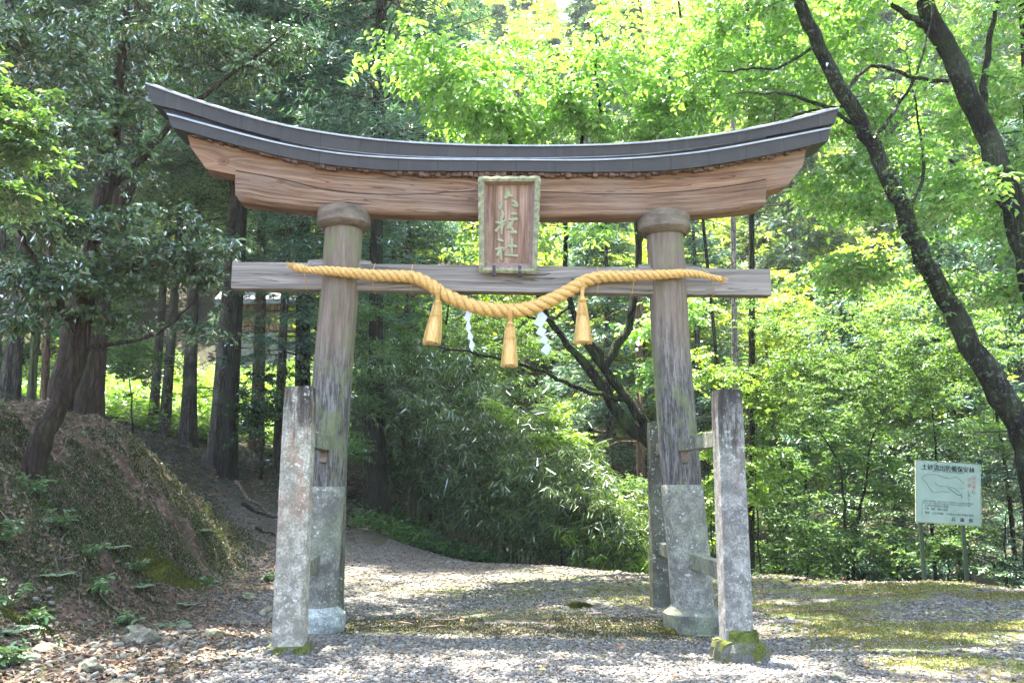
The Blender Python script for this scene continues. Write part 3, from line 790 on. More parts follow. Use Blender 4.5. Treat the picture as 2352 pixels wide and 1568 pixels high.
# sloping tray sides
mb = MB(); es, et = .075, .045
A_ = [pq(es,et,.004), pq(1-es,et,.004), pq(1-es,1-et,.004), pq(es,1-et,.004)]
B_ = [pq(ds-.003,dt_*.88,dd+.001), pq(1-ds+.003,dt_*.88,dd+.001), pq(1-ds+.003,1-dt_*1.13,dd+.001), pq(ds-.003,1-dt_*1.13,dd+.001)]
C_ = [pq(es-.02,et-.01,.02), pq(1-es+.02,et-.01,.02), pq(1-es+.02,1-et+.01,.02), pq(es-.02,1-et+.01,.02)]
D_ = [pq(ds-.02,dt_*.8,dd+.02), pq(1-ds+.02,dt_*.8,dd+.02), pq(1-ds+.02,1-dt_*1.05,dd+.02), pq(ds-.02,1-dt_*1.05,dd+.02)]
mb.v = A_ + B_ + C_ + D_
for k in range(4):
    j = (k+1) % 4
    mb.f += [(k, j, 4+j, 4+k), (8+k, 8+j, j, k), (12+k, 12+j, 8+j, 8+k), (4+k, 4+j, 12+j, 12+k)]
mb.build("tray_side", M_TRAY, plq, smooth=False)
# scalloped frame
mb = MB(); NS = 16
def edge_pts(k, n):
    out = []
    for i in range(n):
        t = i / n
        out.append([(t, 0), (1, t), (1-t, 1), (0, 1-t)][k])
    return out
loop = edge_pts(0, 36) + edge_pts(1, 60) + edge_pts(2, 36) + edge_pts(3, 60)
m = len(loop)
for i, (s, t) in enumerate(loop):
    per = (s * 5 if t in (0, 1) else t * 8); wv = .010 * abs(math.sin(math.pi * per)) 
    cx, cy = s - .5, t - .5
    so = .5 + cx * (1.0 + wv * (1 if abs(cx) > .499 else 0)*2.2); to = .5 + cy * (1.0 + wv * (1 if abs(cy) > .499 else 0)*1.4)
    si = min(max(s, .083), 1-.083); ti = min(max(t, .05), 1-.05)
    bmp = .006 * math.sin(2*math.pi*per*1.0+1)
    mb.v += [pq(so, to, .004 + bmp), pq((so+si)/2, (to+ti)/2, -.012 + bmp), pq(si, ti, -.002), pq(si, ti, .012), pq(so, to, .026 + bmp)]
for i in range(m):
    j = (i + 1) % m
    for k in range(5):
        mb.f.append((i*5+k, i*5+(k+1) % 5, j*5+(k+1) % 5, j*5+k))
mb.build("frame", M_PATINA, plq)
# the raised characters, stroke by stroke (traced: six - pillar - shrine)
Wz, Hz = 940.0, 1460.0
def zq(x, y, d): return pq((x - 70) / Wz, (y - 45) / Hz, d)
STR = [[(505,225,38),(520,300,55),(490,350,38)], [(520,300,40),(590,330,24)],
       [(430,440,22),(405,480,40),(400,515,30)], [(600,405,22),(650,440,42),(665,475,36),(600,470,16)],
       [(435,560,26),(450,610,36),(425,680,28),(440,760,30),(430,840,26),(430,905,20)], [(345,730,22),(400,740,30),(480,710,26)], [(345,855,28),(400,800,24)], [(450,770,20),(490,745,14)],
       [(590,600,20),(630,600,28),(660,605,18)], [(550,690,16),(610,690,30),(665,680,26)], [(620,700,16),(570,770,42),(530,820,30)], [(560,770,24),(610,850,30)], [(590,885,32),(650,880,36)],
       [(380,1000,18),(420,1010,32),(450,1020,20)], [(345,1140,24),(420,1130,32),(505,1130,14)], [(420,1130,28),(375,1230,40)], [(425,1180,26),(425,1300,26)], [(470,1160,20),(505,1150,12)],
       [(600,1000,34),(595,1080,30),(600,1200,26)], [(545,1100,20),(600,1090,34),(670,1100,26)], [(500,1240,22),(600,1235,24),(690,1245,26)]]
M_LETTER = mat_simple("worn_green_lettering", (0.22,0.235,0.135), (0.34,0.33,0.21), 14, .85, spec=.15, detail=6)
mb = MB()
for si_, st in enumerate(STR):
    if si_ in (4, 11): mb.build("character", M_LETTER, plq); mb = MB()
    P = smooth_curve([(x, y, r) for x, y, r in st], max(4, 5 * len(st)))
    n = 12; b0 = len(mb.v)
    cs = []
    for (x, y, r) in P:
        for k in range(n):
            an = 2*math.pi*k/n
            pass
        cs.append((x, y, r))
    # a string of overlapping low domes reads as one worn brush stroke
    for (x, y, r) in cs:
        b0 = len(mb.v)
        rr_ = r * .92
        for (rk, dk) in ((1.0, dd + .002), (.95, dd - .007), (.7, dd - .014), (.35, dd - .017)):
            for k in range(n):
                an = 2*math.pi*k/n
                mb.v.append(zq(x + math.cos(an)*rr_*rk, y + math.sin(an)*rr_*rk, dk))
        mb.v.append(zq(x, y, dd - .018))
        for q in range(3):
            for k in range(n): mb.f.append((b0+q*n+k, b0+q*n+(k+1) % n, b0+(q+1)*n+(k+1) % n, b0+(q+1)*n+k))
        for k in range(n): mb.f.append((b0+3*n+k, b0+3*n+(k+1) % n, b0+4*n))
mb.build("character", M_LETTER, plq)
# iron pegs at the foot
M_IRON = mat_simple("iron", (0.03,0.022,0.026), (0.07,0.05,0.055), 20, .6, metal=.4)
for s in (.255, .70):
    mb = MB(); p = pq(s, .935, -.012); q = pq(s, 1.03, -.012)
    mb.box(p[0]-.016, p[0]+.016, q[1]-.012, q[1]+.05, q[2]-.005, p[2]+.012)
    mb.build("peg", M_IRON, plq, smooth=False)

# ================================================================== the straw rope
M_STRAW = None
def mat_straw(name, c1, c2, stretch):
    t = NT(name); n = t.noise(t.map(stretch), 1.0, 4, .6); n2 = t.noise(t.map((1,1,1)), 3, 2)
    col = t.ramp(n, [(0.3, c1), (0.68, c2)])
    return t.fin(col, .55, t.bump(n, .002, .7), spec=.35)
M_ROPE = mat_straw("rope_straw", (0.40,0.22,0.06), (0.66,0.41,0.135), (40, 40, 90))
M_TASSEL = mat_straw("tassel_straw", (0.38,0.22,0.065), (0.68,0.44,0.155), (150, 150, 4))
rope = empty("sacred_rope", T0, TH)
tag(rope, "thick twisted golden straw rope swagged across the gate with tassels and white paper streamers", "rope")
RP = [(676,613,-.245,7),(688,616,-.25,10),(703,619,-.25,8),(745,621,-.26,10),(800,626,-.255,11.5),(860,632,-.20,12.5),(915,634,-.16,13.5),(950,637,-.15,14),(985,652,-.15,14.5),(1010,670,-.15,15),(1050,690,-.15,15.5),
      (1100,706,-.15,16),(1150,713,-.15,16.5),(1190,713,-.15,16.5),(1235,702,-.15,16),(1275,684,-.15,15.5),(1310,665,-.15,15),(1345,645,-.15,14.5),(1380,636,-.15,13.5),(1430,634,-.17,12.5),(1480,632,-.22,11.5),
      (1530,630,-.26,10.5),(1575,628,-.26,9.5),(1605,630,-.25,8),(1635,637,-.245,6.5),(1655,641,-.24,7.5)]
pts = []
for (x, y, v, r) in RP:
    u, z = tp(x, y, v); pts.append((u, v, z, r / F_PX * 9.15))
NR = 900
cr = smooth_curve(pts, NR)
seg = np.linalg.norm(np.diff(cr[:, :3], axis=0), axis=1); s_ = np.r_[0, np.cumsum(seg)]
phase = np.zeros(NR)
for i in range(1, NR): phase[i] = phase[i-1] + seg[i-1] * 2 * math.pi / (3.9 * max(cr[i, 3], .035))
tan = np.gradient(cr[:, :3], axis=0); tan /= np.linalg.norm(tan, axis=1)[:, None]
nf = np.tile(np.array([0, -1.0, 0]), (NR, 1)); nf -= tan * (nf * tan).sum(1)[:, None]; nf /= np.linalg.norm(nf, axis=1)[:, None]
nu = np.cross(nf, tan)                                    # up-ish
nu *= np.sign(nu[:, 2:3])
mb = MB(); nseg = 12
NSTR = 3
for k in range(NSTR):
    an = -phase + 2 * math.pi * k / NSTR
    cen = cr[:, :3] + (nf * np.cos(an)[:, None] + nu * np.sin(an)[:, None]) * (cr[:, 3] * .52)[:, None]
    tt = np.gradient(cen, axis=0); tt /= np.linalg.norm(tt, axis=1)[:, None]
    n1 = nf * np.cos(an)[:, None] + nu * np.sin(an)[:, None]; n1 -= tt * (n1 * tt).sum(1)[:, None]; n1 /= np.linalg.norm(n1, axis=1)[:, None]
    n2 = np.cross(tt, n1)
    b0 = len(mb.v)
    for i in range(NR):
        rr = cr[i, 3] * .545
        for j in range(nseg):
            a2 = 2 * math.pi * j / nseg
            wob = 1 + .05 * math.sin(j * 2.0 + i * .21)
            mb.v.append(tuple(cen[i] + n1[i] * (math.cos(a2) * rr * wob) + n2[i] * (math.sin(a2) * rr * wob)))
    for i in range(NR - 1):
        for j in range(nseg):
            j2 = (j + 1) % nseg
            mb.f.append((b0+i*nseg+j, b0+i*nseg+j2, b0+(i+1)*nseg+j2, b0+(i+1)*nseg+j))
    mb.f.append(tuple(b0 + j for j in reversed(range(nseg)))); mb.f.append(tuple(b0+(NR-1)*nseg + j for j in range(nseg)))
mb.build("rope_strand", M_ROPE, rope)
mb = MB(); rg = random.Random(77)
for k in range(420):
    i = rg.randrange(10, NR - 14); a_ = rg.uniform(0, 6.28); rr_ = cr[i, 3] * rg.uniform(.98, 1.08)
    q0 = Vector(cr[i, :3]) + Vector(nf[i]) * math.cos(a_) * rr_ + Vector(nu[i]) * math.sin(a_) * rr_
    j = min(i + rg.randint(6, 14), NR - 1); a2 = a_ - rg.uniform(.2, .9)
    q1 = Vector(cr[j, :3]) + (Vector(nf[j]) * math.cos(a2) + Vector(nu[j]) * math.sin(a2)) * (cr[j, 3] * rg.uniform(1.05, 1.35))
    mb.tube([q0, q0.lerp(q1, .5) + Vector((0, 0, rg.uniform(-.004, .004))), q1], [.0014, .0012, .0006], 3, cap=False)
mb.build("loose_straw", M_TASSEL, rope)["kind"] = "stuff"
def rope_at(px):
    u = tp(px, 700, -.15)[0]; i = int(np.argmin(abs(cr[:, 0] - u))); return cr[i]
# frayed ends
for i0, sg in ((0, -1), (NR-1, 1)):
    mb = MB(); rg = random.Random(9 + sg)
    p = Vector(cr[i0, :3]); d = Vector(tan[i0]) * sg
    for k in range(70):
        e = Vector((rg.gauss(0, 1), rg.gauss(0, 1), rg.gauss(0, 1))) * .012
        mb.tube([p - d * .03 + e * .5, p + d * .02 + e, p + d * rg.uniform(.035, .055) + e * 1.7], [.0035, .003, .001], 4)
    mb.build("frayed_end", M_ROPE, rope)
# tassels
def tassel(top_px, bot_px, wtop, wbot, v, seed):
    t0 = tp(top_px[0], top_px[1], v); t1 = tp(bot_px[0], bot_px[1], v)
    A = Vector((t0[0], v, t0[1])); B = Vector((t1[0], v, t1[1]))
    rg = random.Random(seed); mb = MB()
    r0 = wtop / F_PX * 9.1 / 2; r1 = wbot / F_PX * 9.1 / 2
    cpts = [A.lerp(B, t) for t in (0, .08, .3, .6, .97)]; mb.tube(cpts, [r0*.9, r0*1.05, r0*1.3, r1*.72, r1*.86], 16)
    for k in range(330):
        an = rg.uniform(0, 2*math.pi); q = math.sqrt(rg.uniform(.25, 1))
        ex = Vector((math.cos(an), math.sin(an) * .8, 0)) * q
        L = rg.uniform(.95, 1.03)
        P = []
        for t in (0, .12, .4, .75, 1.0):
            rr = r0 + (r1 - r0) * (t ** .75) ; P.append(A.lerp(B, t * L) + ex * rr * (1.03 + rg.uniform(-.03, .03)))
        mb.tube(P, [.0028, .0028, .0026, .0024, .0018], 4, cap=False)
    o = mb.build("tassel", M_TASSEL, rope)
    # knot binding it to the rope
    c = rope_at(top_px[0]); kb = MB()
    cc = Vector(c[:3]); rr = c[3]
    for q in range(3):
        ring = []
        dx = (q - 1) * .014
        for k in range(17):
            an = 2*math.pi*k/16
            ring.append((cc.x + dx + .01*math.sin(an), cc.y - rr*1.06*math.cos(an), cc.z + rr*1.06*math.sin(an) - (0 if math.sin(an) > -.5 else .014)))
        kb.tube(ring, .0085, 6, cap=False)
    kb.tube([cc + Vector((0, -rr*.55, -rr*.85)), (cc + Vector((0, -rr*.3, -rr*1.1))).lerp(A, .6), A + Vector((0, 0, -.01))], [.026, .021, r0*1.1], 10)
    for q in range(3):
        zc = A + (B - A) * (.03 + .025*q); kb.tube([zc + Vector((math.cos(2*math.pi*k/12)*r0*1.25, math.sin(2*math.pi*k/12)*r0*1.25, 0)) for k in range(13)], .004, 5, cap=False)
    for q in (.34, .37):
        zc = A + (B - A) * q; rq = (r0 + (r1-r0)*q**.75)*1.05
        kb.tube([zc + Vector((math.cos(2*math.pi*k/16)*rq, math.sin(2*math.pi*k/16)*rq*.85, 0)) for k in range(17)], .0028, 5, cap=False)
    kb.build("tassel_knot", M_ROPE, o)
tassel((1006,692), (991,789), 15, 41, -.17, 1)
tassel((1172,742), (1170,841), 15, 38, -.17, 2)
tassel((1337,686), (1339,788), 14, 41, -.17, 3)
# paper streamers
M_PAPER = mat_simple("white_paper", (0.42,0.44,0.50), (0.48,0.50,0.56), 3, .7, bumpd=.001, spec=.2)
def streamer(poly_list, v):
    mb = MB()
    for pi, poly in enumerate(poly_list):
        vv = v - .004 * pi
        ps = [tp(x, y, vv) for x, y in poly]
        n = len(ps); b0 = len(mb.v)
        for k, (u, z) in enumerate(ps): mb.v.append((u, vv + .006 * (k % 2), z))
        for k, (u, z) in enumerate(ps): mb.v.append((u, vv + .002 + .006 * (k % 2), z))
        mb.f.append(tuple(b0 + k for k in range(n))); mb.f.append(tuple(b0 + n + k for k in reversed(range(n))))
        for k in range(n): mb.f.append((b0+k, b0+n+k, b0+n+(k+1) % n, b0+(k+1) % n))
    mb.build("paper_streamer", M_PAPER, rope, smooth=False)
Z1 = lambda x, y: ((1000 + x * .23384) * .9074, (650 + y * .23384) * .9074)
streamer([[Z1(1575,570), Z1(1652,650), Z1(1585,765), Z1(1502,722)],
          [Z1(1548,775), Z1(1572,745), Z1(1642,792), Z1(1598,868), Z1(1524,825)],
          [Z1(1598,868), Z1(1610,835), Z1(1664,895), Z1(1632,950), Z1(1552,912), Z1(1590,870)],
          [Z1(1625,950), Z1(1655,935), Z1(1692,985), Z1(1645,1068), Z1(1578,1012), Z1(1610,965)]], -.16)
streamer([[Z1(782,560), Z1(829,612), Z1(801,712), Z1(748,676)],
          [Z1(778,705), Z1(803,705), Z1(828,762), Z1(798,822), Z1(764,775)],
          [Z1(792,815), Z1(812,800), Z1(845,858), Z1(829,925), Z1(786,880)],
          [Z1(812,915), Z1(830,890), Z1(861,942), Z1(838,1030), Z1(800,975)]], -.16)
# thin cords tying the rope to the tie beam
for (x0, y0, x1, y1) in ((712,598,703,664),(862,600,858,667),(948,600,944,668),(1372,612,1372,674),(1448,612,1452,676),(1612,612,1640,674)):
    mb = MB(); p0 = tp(x0, y0+4, -.095); p1 = tp(x1, y1, -.095)
    zt_ = NUKI_T(p0[0]); c = cr[int(np.argmin(abs(cr[:, 0] - (p0[0]+p1[0])/2)))]
    mb.tube([(p0[0], .09, zt_+.003), (p0[0], -.088, zt_+.004), (c[0], c[1]-c[3]*1.08, c[2]+c[3]*.3), (c[0], c[1]-c[3]*1.0, c[2]-c[3]*.5), (p1[0], -.09, p1[1]), (p1[0], -.07, NUKI_B(p1[0])-.004), (p1[0], .09, NUKI_B(p1[0])-.004)], .0035, 5)
    mb.tube([(c[0]-.02, c[1]-c[3]*1.1, c[2]), (c[0]+.0, c[1]-c[3]*1.15, c[2]+.012), (c[0]+.02, c[1]-c[3]*1.1, c[2]-.004)], .006, 5)
    mb.build("tie_cord", M_ROPE, rope)

# ================================================================== the notice board
def build_sign():
    D = 13.7
    P = [Vector(at(x, y, D)) for x, y in ((2105,1058),(2253,1066),(2250,1208),(2102,1195))]
    cen = sum(P, Vector()) / 4
    wd = ((P[1]-P[0]).length + (P[2]-P[3]).length) / 2; hd = ((P[3]-P[0]).length + (P[2]-P[1]).length) / 2
    ex = ((P[1]-P[0]) + (P[2]-P[3])).normalized(); ez = ((P[0]-P[3]) + (P[1]-P[2])).normalized(); ey = ez.cross(ex).normalized()
    ez = ex.cross(ey)
    sg = empty("notice_board", (cen.x, cen.y, gz(cen.x, cen.y)))
    tag(sg, "pale green metal notice board with Japanese writing and a map on two green legs", "sign")
    M = Matrix((ex, ey, ez)).transposed().to_4x4(); M.translation = cen - sg.location
    t = NT("sign_enamel"); n = t.noise(t.map(), 3.0, 5, .6)
    cm = t.ramp(n, [(0.35, (0.25,0.33,0.265)), (0.65, (0.31,0.385,0.315))])
    pm = t.fin(cm, .45, spec=.4)
    mb = MB(); mb.box(-wd/2, wd/2, -.004, .012, -hd/2, hd/2)
    o = mb.build("panel", pm, sg, smooth=False); o.matrix_local = M; bevel(o, .01, 3)
    rim = MB()
    for (x0, x1, z0, z1) in ((-wd/2-.006, wd/2+.006, -hd/2-.01, -hd/2), (wd/2, wd/2+.01, -hd/2, hd/2), (-wd/2-.006, wd/2+.006, hd/2, hd/2+.006), (-wd/2-.006, -wd/2, -hd/2, hd/2)):
        rim.box(x0, x1, -.007, .014, z0, z1)
    o = rim.build("rim", mat_simple("sign_rim", (0.28,0.27,0.16), (0.46,0.50,0.38), 8, .6), sg, smooth=False); o.matrix_local = M
    ink = mat_simple("sign_ink", (0.035,0.045,0.05), (0.07,0.08,0.085), 30, .6)
    faint = mat_simple("sign_faded_ink", (0.07,0.10,0.09), (0.11,0.14,0.13), 30, .6)
    red = mat_simple("sign_faded_red", (0.38,0.11,0.07), (0.44,0.17,0.12), 30, .6)
    ln = mat_simple("sign_line_brown", (0.14,0.10,0.08), (0.18,0.14,0.11), 30, .6)
    def text(body, x, z, size, mat, name="lettering", sx=1.0, weight=0.0, align='LEFT'):
        cu = bpy.data.curves.new("txt", 'FONT'); cu.body = body; cu.size = size; cu.offset = weight; cu.align_x = align; cu.extrude = .0004; cu.resolution_u = 3
        ob = bpy.data.objects.new("txt", cu); C.objects.link(ob)
        dg = bpy.context.evaluated_depsgraph_get(); dg.update()
        me = bpy.data.meshes.new_from_object(ob.evaluated_get(dg))
        C.objects.unlink(ob); bpy.data.objects.remove(ob)
        if len(me.vertices):
            co = np.empty(len(me.vertices)*3); me.vertices.foreach_get("co", co); co = co.reshape(-1, 3)
            if sx != 1.0: co[:, 0] *= sx
            nw = np.stack([co[:, 0] + x, -.0065 - co[:, 2], co[:, 1] + z], 1)
            me.vertices.foreach_set("co", nw.astype(np.float32).ravel()); me.flip_normals()
        me.materials.clear(); me.materials.append(mat)
        o2 = bpy.data.objects.new(name, me); link(o2, sg); o2.matrix_local = M
        return o2, me
    def X(s): return -wd/2 + wd * s
    def Z(t_): return hd/2 - hd * t_
    def line_txt(body, s0, s1, tb, size, mat, weight=0.0):
        o2, me = text(body, 0, 0, size, mat, weight=weight)
        co = np.empty(len(me.vertices)*3); me.vertices.foreach_get("co", co); co = co.reshape(-1, 3)
        if len(co) == 0: return
        a, b = co[:, 0].min(), co[:, 0].max()
        co[:, 0] = X(s0) + (co[:, 0] - a) / max(b - a, 1e-6) * (X(s1) - X(s0)); co[:, 2] += Z(tb)
        me.vertices.foreach_set("co", co.astype(np.float32).ravel()); me.update()
    for dx_ in (-.0022, -.0008, .0008, .0022): line_txt("土砂流出防備保安林", .095 + dx_, .915 + dx_, .135 + abs(dx_) * .4, wd*.098, ink)
    line_txt("水源のかん養　土砂の流出を防ぐための大切な森林", .25, .74, .168, wd*.026, faint)
    line_txt("この付近一帯は保安林に　指定されています　次の行為をするときは知事の許可　兵庫県", .10, .89, .665, wd*.030, faint)
    line_txt("＊あらかじめ　知事の許可を受けなければ次の行為はできません", .085, .85, .700, wd*.030, faint)
    line_txt("1　立木竹の伐採及び損傷", .085, .50, .745, wd*.042, ink)
    line_txt("2　下草　落葉　落枝の採取", .085, .49, .797, wd*.042, ink)
    line_txt("3　開墾　土石の採掘　その他の土地の形質の変更", .085, .885, .862, wd*.042, ink)
    for dx_ in (-.001, .001): line_txt("兵　庫　県", .545 + dx_, .88 + dx_, .955, wd*.072, ink)
    for i, ch in enumerate("山火事に"):
        text(ch, X(.865), Z(.245 + .078*i), wd*.068, red if i < 3 else ink)
    for i, ch in enumerate("注意しましょう"):
        text(ch, X(.795), Z(.285 + (.095*i if i < 2 else .095*2 + .058*(i-2))), wd*(.068 if i < 2 else .052), red if i < 2 else ink)
    # map lines, from the photograph (units of a 1568 px close-up; panel spans 150..1440 x 135..1380)
    def q(x, y): return (X((x - 150) / 1285.0), Z((y - 140) / 1230.0 - .0))
    def poly(pts, r, mat):
        m2 = MB(); pp = smooth_curve([q(x, y - (x-150) * .045) for x, y in pts], 5 * len(pts))
        for i in range(len(pp) - 1):
            (x0, z0), (x1, z1) = pp[i], pp[i+1]; L = math.hypot(x1-x0, z1-z0) or 1; nx, nz = -(z1-z0)/L*r, (x1-x0)/L*r
            m2.add([(x0-nx, -.0072, z0-nz), (x1-nx, -.0072, z1-nz), (x1+nx, -.0072, z1+nz), (x0+nx, -.0072, z0+nz),
                    (x0-nx, -.005, z0-nz), (x1-nx, -.005, z1-nz), (x1+nx, -.005, z1+nz), (x0+nx, -.005, z0+nz)], [(0,1,2,3), (7,6,5,4), (0,4,5,1), (3,2,6,7)])
        o2 = m2.build("map_line", mat, sg, smooth=False); o2.matrix_local = M
    poly([(262,490),(320,450),(400,425),(560,428),(640,465),(760,490),(850,490),(930,455),(1020,500),(1120,600)], .0028, ln)
    poly([(262,490),(330,560),(400,660),(450,740),(510,785),(610,765),(820,765)], .0032, ln)
    poly([(530,580),(590,635),(780,660),(920,690),(1020,770)], .003, faint)
    poly([(600,415),(680,450),(790,475)], .0022, faint)
    poly([(790,680),(900,760),(990,820),(1050,825),(1068,890)], .004, ink)
    poly([(1050,825),(1075,780)], .003, faint); poly([(980,690),(1120,688)], .002, ln)
    # legs
    legm = mat_simple("sign_leg_paint", (0.025,0.042,0.022), (0.05,0.07,0.04), 12, .6)
    for px in (2125, 2223):
        top = Vector(at(px, 1075, D+.03)); bt = Vector(at(px, 1337, D+.03)); 
        x = bt.x; zg = gz(x, D+.03) - .3
        mb = MB(); mb.box(x-.028+sg.location.x*0, x+.028, D+.02, D+.07, zg, top.z - .04)
        mb.v = [(a_-sg.location.x, b_-sg.location.y, c_-sg.location.z) for a_, b_, c_ in mb.v]
        bevel(mb.build("leg", legm, sg, smooth=False), .006)
build_sign()

# ================================================================== vegetation
def nrm(a): return a / np.maximum(np.linalg.norm(a, axis=-1, keepdims=True), 1e-9)
def leaf_geo(pos, d, n, L, W, fold=.18, curl=.12):
    """six corner blades folded along the midrib"""
    d = nrm(d); s = nrm(np.cross(d, n)); n = np.cross(s, d); L = L[:, None]; W = W[:, None]
    b = pos; m1 = pos + d * L * .32; m2 = pos + d * L * .70 - n * L * curl * .4; tip = pos + d * L - n * L * curl
    V = np.stack([b, m1 + s*W*.5 + n*W*fold, m2 + s*W*.36 + n*W*fold*.7, tip, m2 - s*W*.36 + n*W*fold*.7, m1 - s*W*.5 + n*W*fold], 1).reshape(-1, 3)
    k = np.arange(len(pos)) * 6
    Q = np.stack([np.stack([k, k+1, k+2, k+3], 1), np.stack([k, k+3, k+4, k+5], 1)], 1).reshape(-1, 4)
    return V, Q
def kite_geo(pos, d, n, L, W):
    d = nrm(d); s = nrm(np.cross(d, n)); L = L[:, None]; W = W[:, None]
    V = np.stack([pos, pos + d*L*.35 + s*W*.5, pos + d*L, pos + d*L*.35 - s*W*.5], 1).reshape(-1, 3)
    k = np.arange(len(pos)) * 4
    return V, np.stack([k, k+1, k+2, k+3], 1)
def twig_leaves(t0, t1, m, L, W, rs, droop=.25, flat=1.0, rnd=.45, side=.9):
    N = len(t0); d = nrm(t1 - t0)
    t = (np.arange(m)[None, :] + rs.rand(N, m) * .5) / m * .88 + .12
    pos = t0[:, None] + (t1 - t0)[:, None] * t[..., None]
    z = np.array([0, 0, 1.0]); s = nrm(np.cross(d, z) + 1e-4)
    sg = np.where(np.arange(m) % 2 == 0, 1.0, -1.0)[None, :, None]
    fwd = .4 + .5 * (t[..., None] > .9)
    ld = d[:, None] * fwd + s[:, None] * sg * side - z * droop + rs.normal(0, rnd * .6, (N, m, 3))
    nn = z * flat + rs.normal(0, rnd, (N, m, 3))
    sz = rs.uniform(.55, 1.15, (N, m))
    return leaf_geo(pos.reshape(-1, 3), ld.reshape(-1, 3), nn.reshape(-1, 3), (L * sz).ravel(), (W * sz * rs.uniform(.8, 1.2, (N, m))).ravel())
def ellipsoid_pts(rs, blobs):
    """blobs: (px, py, Y, rx_px, ry_px, rY_m, count)"""
    out = []
    for (px, py, Y, rx, ry, rY, n) in blobs:
        c = np.array(at(px, py, Y)); k = Y / F_PX
        ns = max(3, n // 6); R3 = np.array([rx * k, rY, ry * k])
        q = nrm(rs.normal(size=(ns, 3))) * (rs.rand(ns, 1) ** .45)
        sub = c + q * R3; wt = rs.rand(ns) ** .6; wt /= wt.sum()
        i = rs.choice(ns, n, p=wt); sp = np.minimum(R3 * .30, .42)
        out.append(sub[i] + rs.normal(size=(n, 3)) * sp * np.array([1, 1, .35]))
    return np.concatenate(out)
class Skel:
    def __init__(s, cap=60000): s.P = np.empty((cap, 3)); s.r = np.empty(cap); s.n = 0
    def add(s, P, r):
        P = np.asarray(P); m = len(P); s.P[s.n:s.n+m] = P; s.r[s.n:s.n+m] = r; s.n += m
def limb(mb, sk, pts, radii, n=9, rg=None, sub=4, wob=.02):
    P = np.array([tuple(p) + (r,) for p, r in zip(pts, radii)], float)
    Q = smooth_curve(P, sub * len(P))
    if rg is not None: Q[1:-1, :3] += rg.normal(0, wob, (len(Q) - 2, 3))
    big = max(radii) > .09
    if big: Q[1:-1, 3] *= 1 + (rg.normal(0, .035, len(Q) - 2) if rg is not None else 0)
    mb.tube(Q[:, :3].tolist(), Q[:, 3].tolist(), 16 if big else n, jit=.045 if big else 0.0, rng=random.Random(len(Q)))
    sk.add(Q[:, :3], Q[:, 3])
def ramify(mb, sk, targets, rs, sides=4, lift=.12, up_pref=.35, rmax=.035, zmin=None, k_r=.011):
    """join every target to the nearest wood with a bent branch; returns the directions the branches end in"""
    order = np.argsort([np.min(np.linalg.norm(sk.P[:sk.n] - t, axis=1)) for t in targets])
    ends = np.empty_like(targets)
    for i in order:
        t = targets[i]; P = sk.P[:sk.n]
        dv = t - P; dist = np.linalg.norm(dv, axis=1) + up_pref * np.maximum(-dv[:, 2], 0)
        if zmin is not None: dist = dist + 100 * (P[:, 2] < zmin)
        j = int(np.argmin(dist)); a = P[j].copy(); L = np.linalg.norm(t - a)
        if L < 1e-3: ends[i] = (0, 0, 1); continue
        m = 5 if L > .4 else 3
        tt = np.linspace(0, 1, m)[:, None]
        pts = a + (t - a) * tt + np.array([0, 0, 1.0]) * (lift * L * np.sin(tt * math.pi)) + rs.normal(0, .045 * L, (m, 3)) * np.sin(tt * math.pi)
        r0 = min(sk.r[j] * .8, .0035 + k_r * L, rmax); r1 = .003
        rad = r0 + (r1 - r0) * tt[:, 0]
        mb.tube(pts.tolist(), rad.tolist(), sides, cap=False)
        sk.add(pts[1:], rad[1:]); ends[i] = nrm(pts[-1] - pts[-2])
    return ends
def make_tree(name, label, cat, limbs, blobs, bark, leaf, seed, twigs=6, m=9, L=.08, W=.04, tlen=.35, droop=.25, flat=1.0, rnd=.45,
              group=None, base=None, horiz=.8, twigwood=True, zmin=None, extra=None, lift=.12, sides=4, targets=None, rmax=.035, crown_name="crown", wob=.012):
    rs = np.random.RandomState(seed)
    mb = MB(); sk = Skel()
    for (pts, radii) in limbs: limb(mb, sk, pts, radii, 10, rs, wob=wob)
    T = ellipsoid_pts(rs, blobs) if targets is None else targets
    E = ramify(mb, sk, T, rs, sides, lift=lift, zmin=zmin, rmax=rmax)
    N = len(T)
    d = nrm(E[:, None] * .55 + rs.normal(0, 1, (N, twigs, 3)) * np.array([1, 1, 1 - horiz]) + np.array([0, 0, .05]))
    o = T[:, None] - E[:, None] * (rs.rand(N, twigs, 1) * .25)
    t0 = o.reshape(-1, 3); t1 = (o + d * tlen * rs.uniform(.6, 1.25, (N, twigs, 1))).reshape(-1, 3)
    t1[:, 2] -= tlen * .12
    if base is None: base = limbs[0][0][0]
    base = Vector(base)
    root = empty(name, base)
    tag(root, label, cat, group)
    if twigwood:
        # twigs as thin three sided slivers
        dd = nrm(t1 - t0); s = nrm(np.cross(dd, [0, 0, 1.0]) + 1e-5); u = np.cross(s, dd); rr = .0028
        Vt = np.stack([t0 + s*rr, t0 - s*rr*.5 + u*rr*.8, t0 - s*rr*.5 - u*rr*.8, t1], 1).reshape(-1, 3)
        b0 = len(mb.v); mb.v.extend(map(tuple, Vt)); 
        for i in range(len(t0)):
            k = b0 + i*4; mb.f += [(k, k+1, k+3), (k+1, k+2, k+3), (k+2, k, k+3)]
    bt = np.array(base)
    mb.v = [(a-base.x, b-base.y, c_-base.z) for a, b, c_ in mb.v]
    mb.build("trunk", bark, root)
    V, Q = twig_leaves(t0, t1, m, L, W, rs, droop, flat, rnd)
    fast_obj(crown_name, V - bt, Q, leaf, root)
    return root

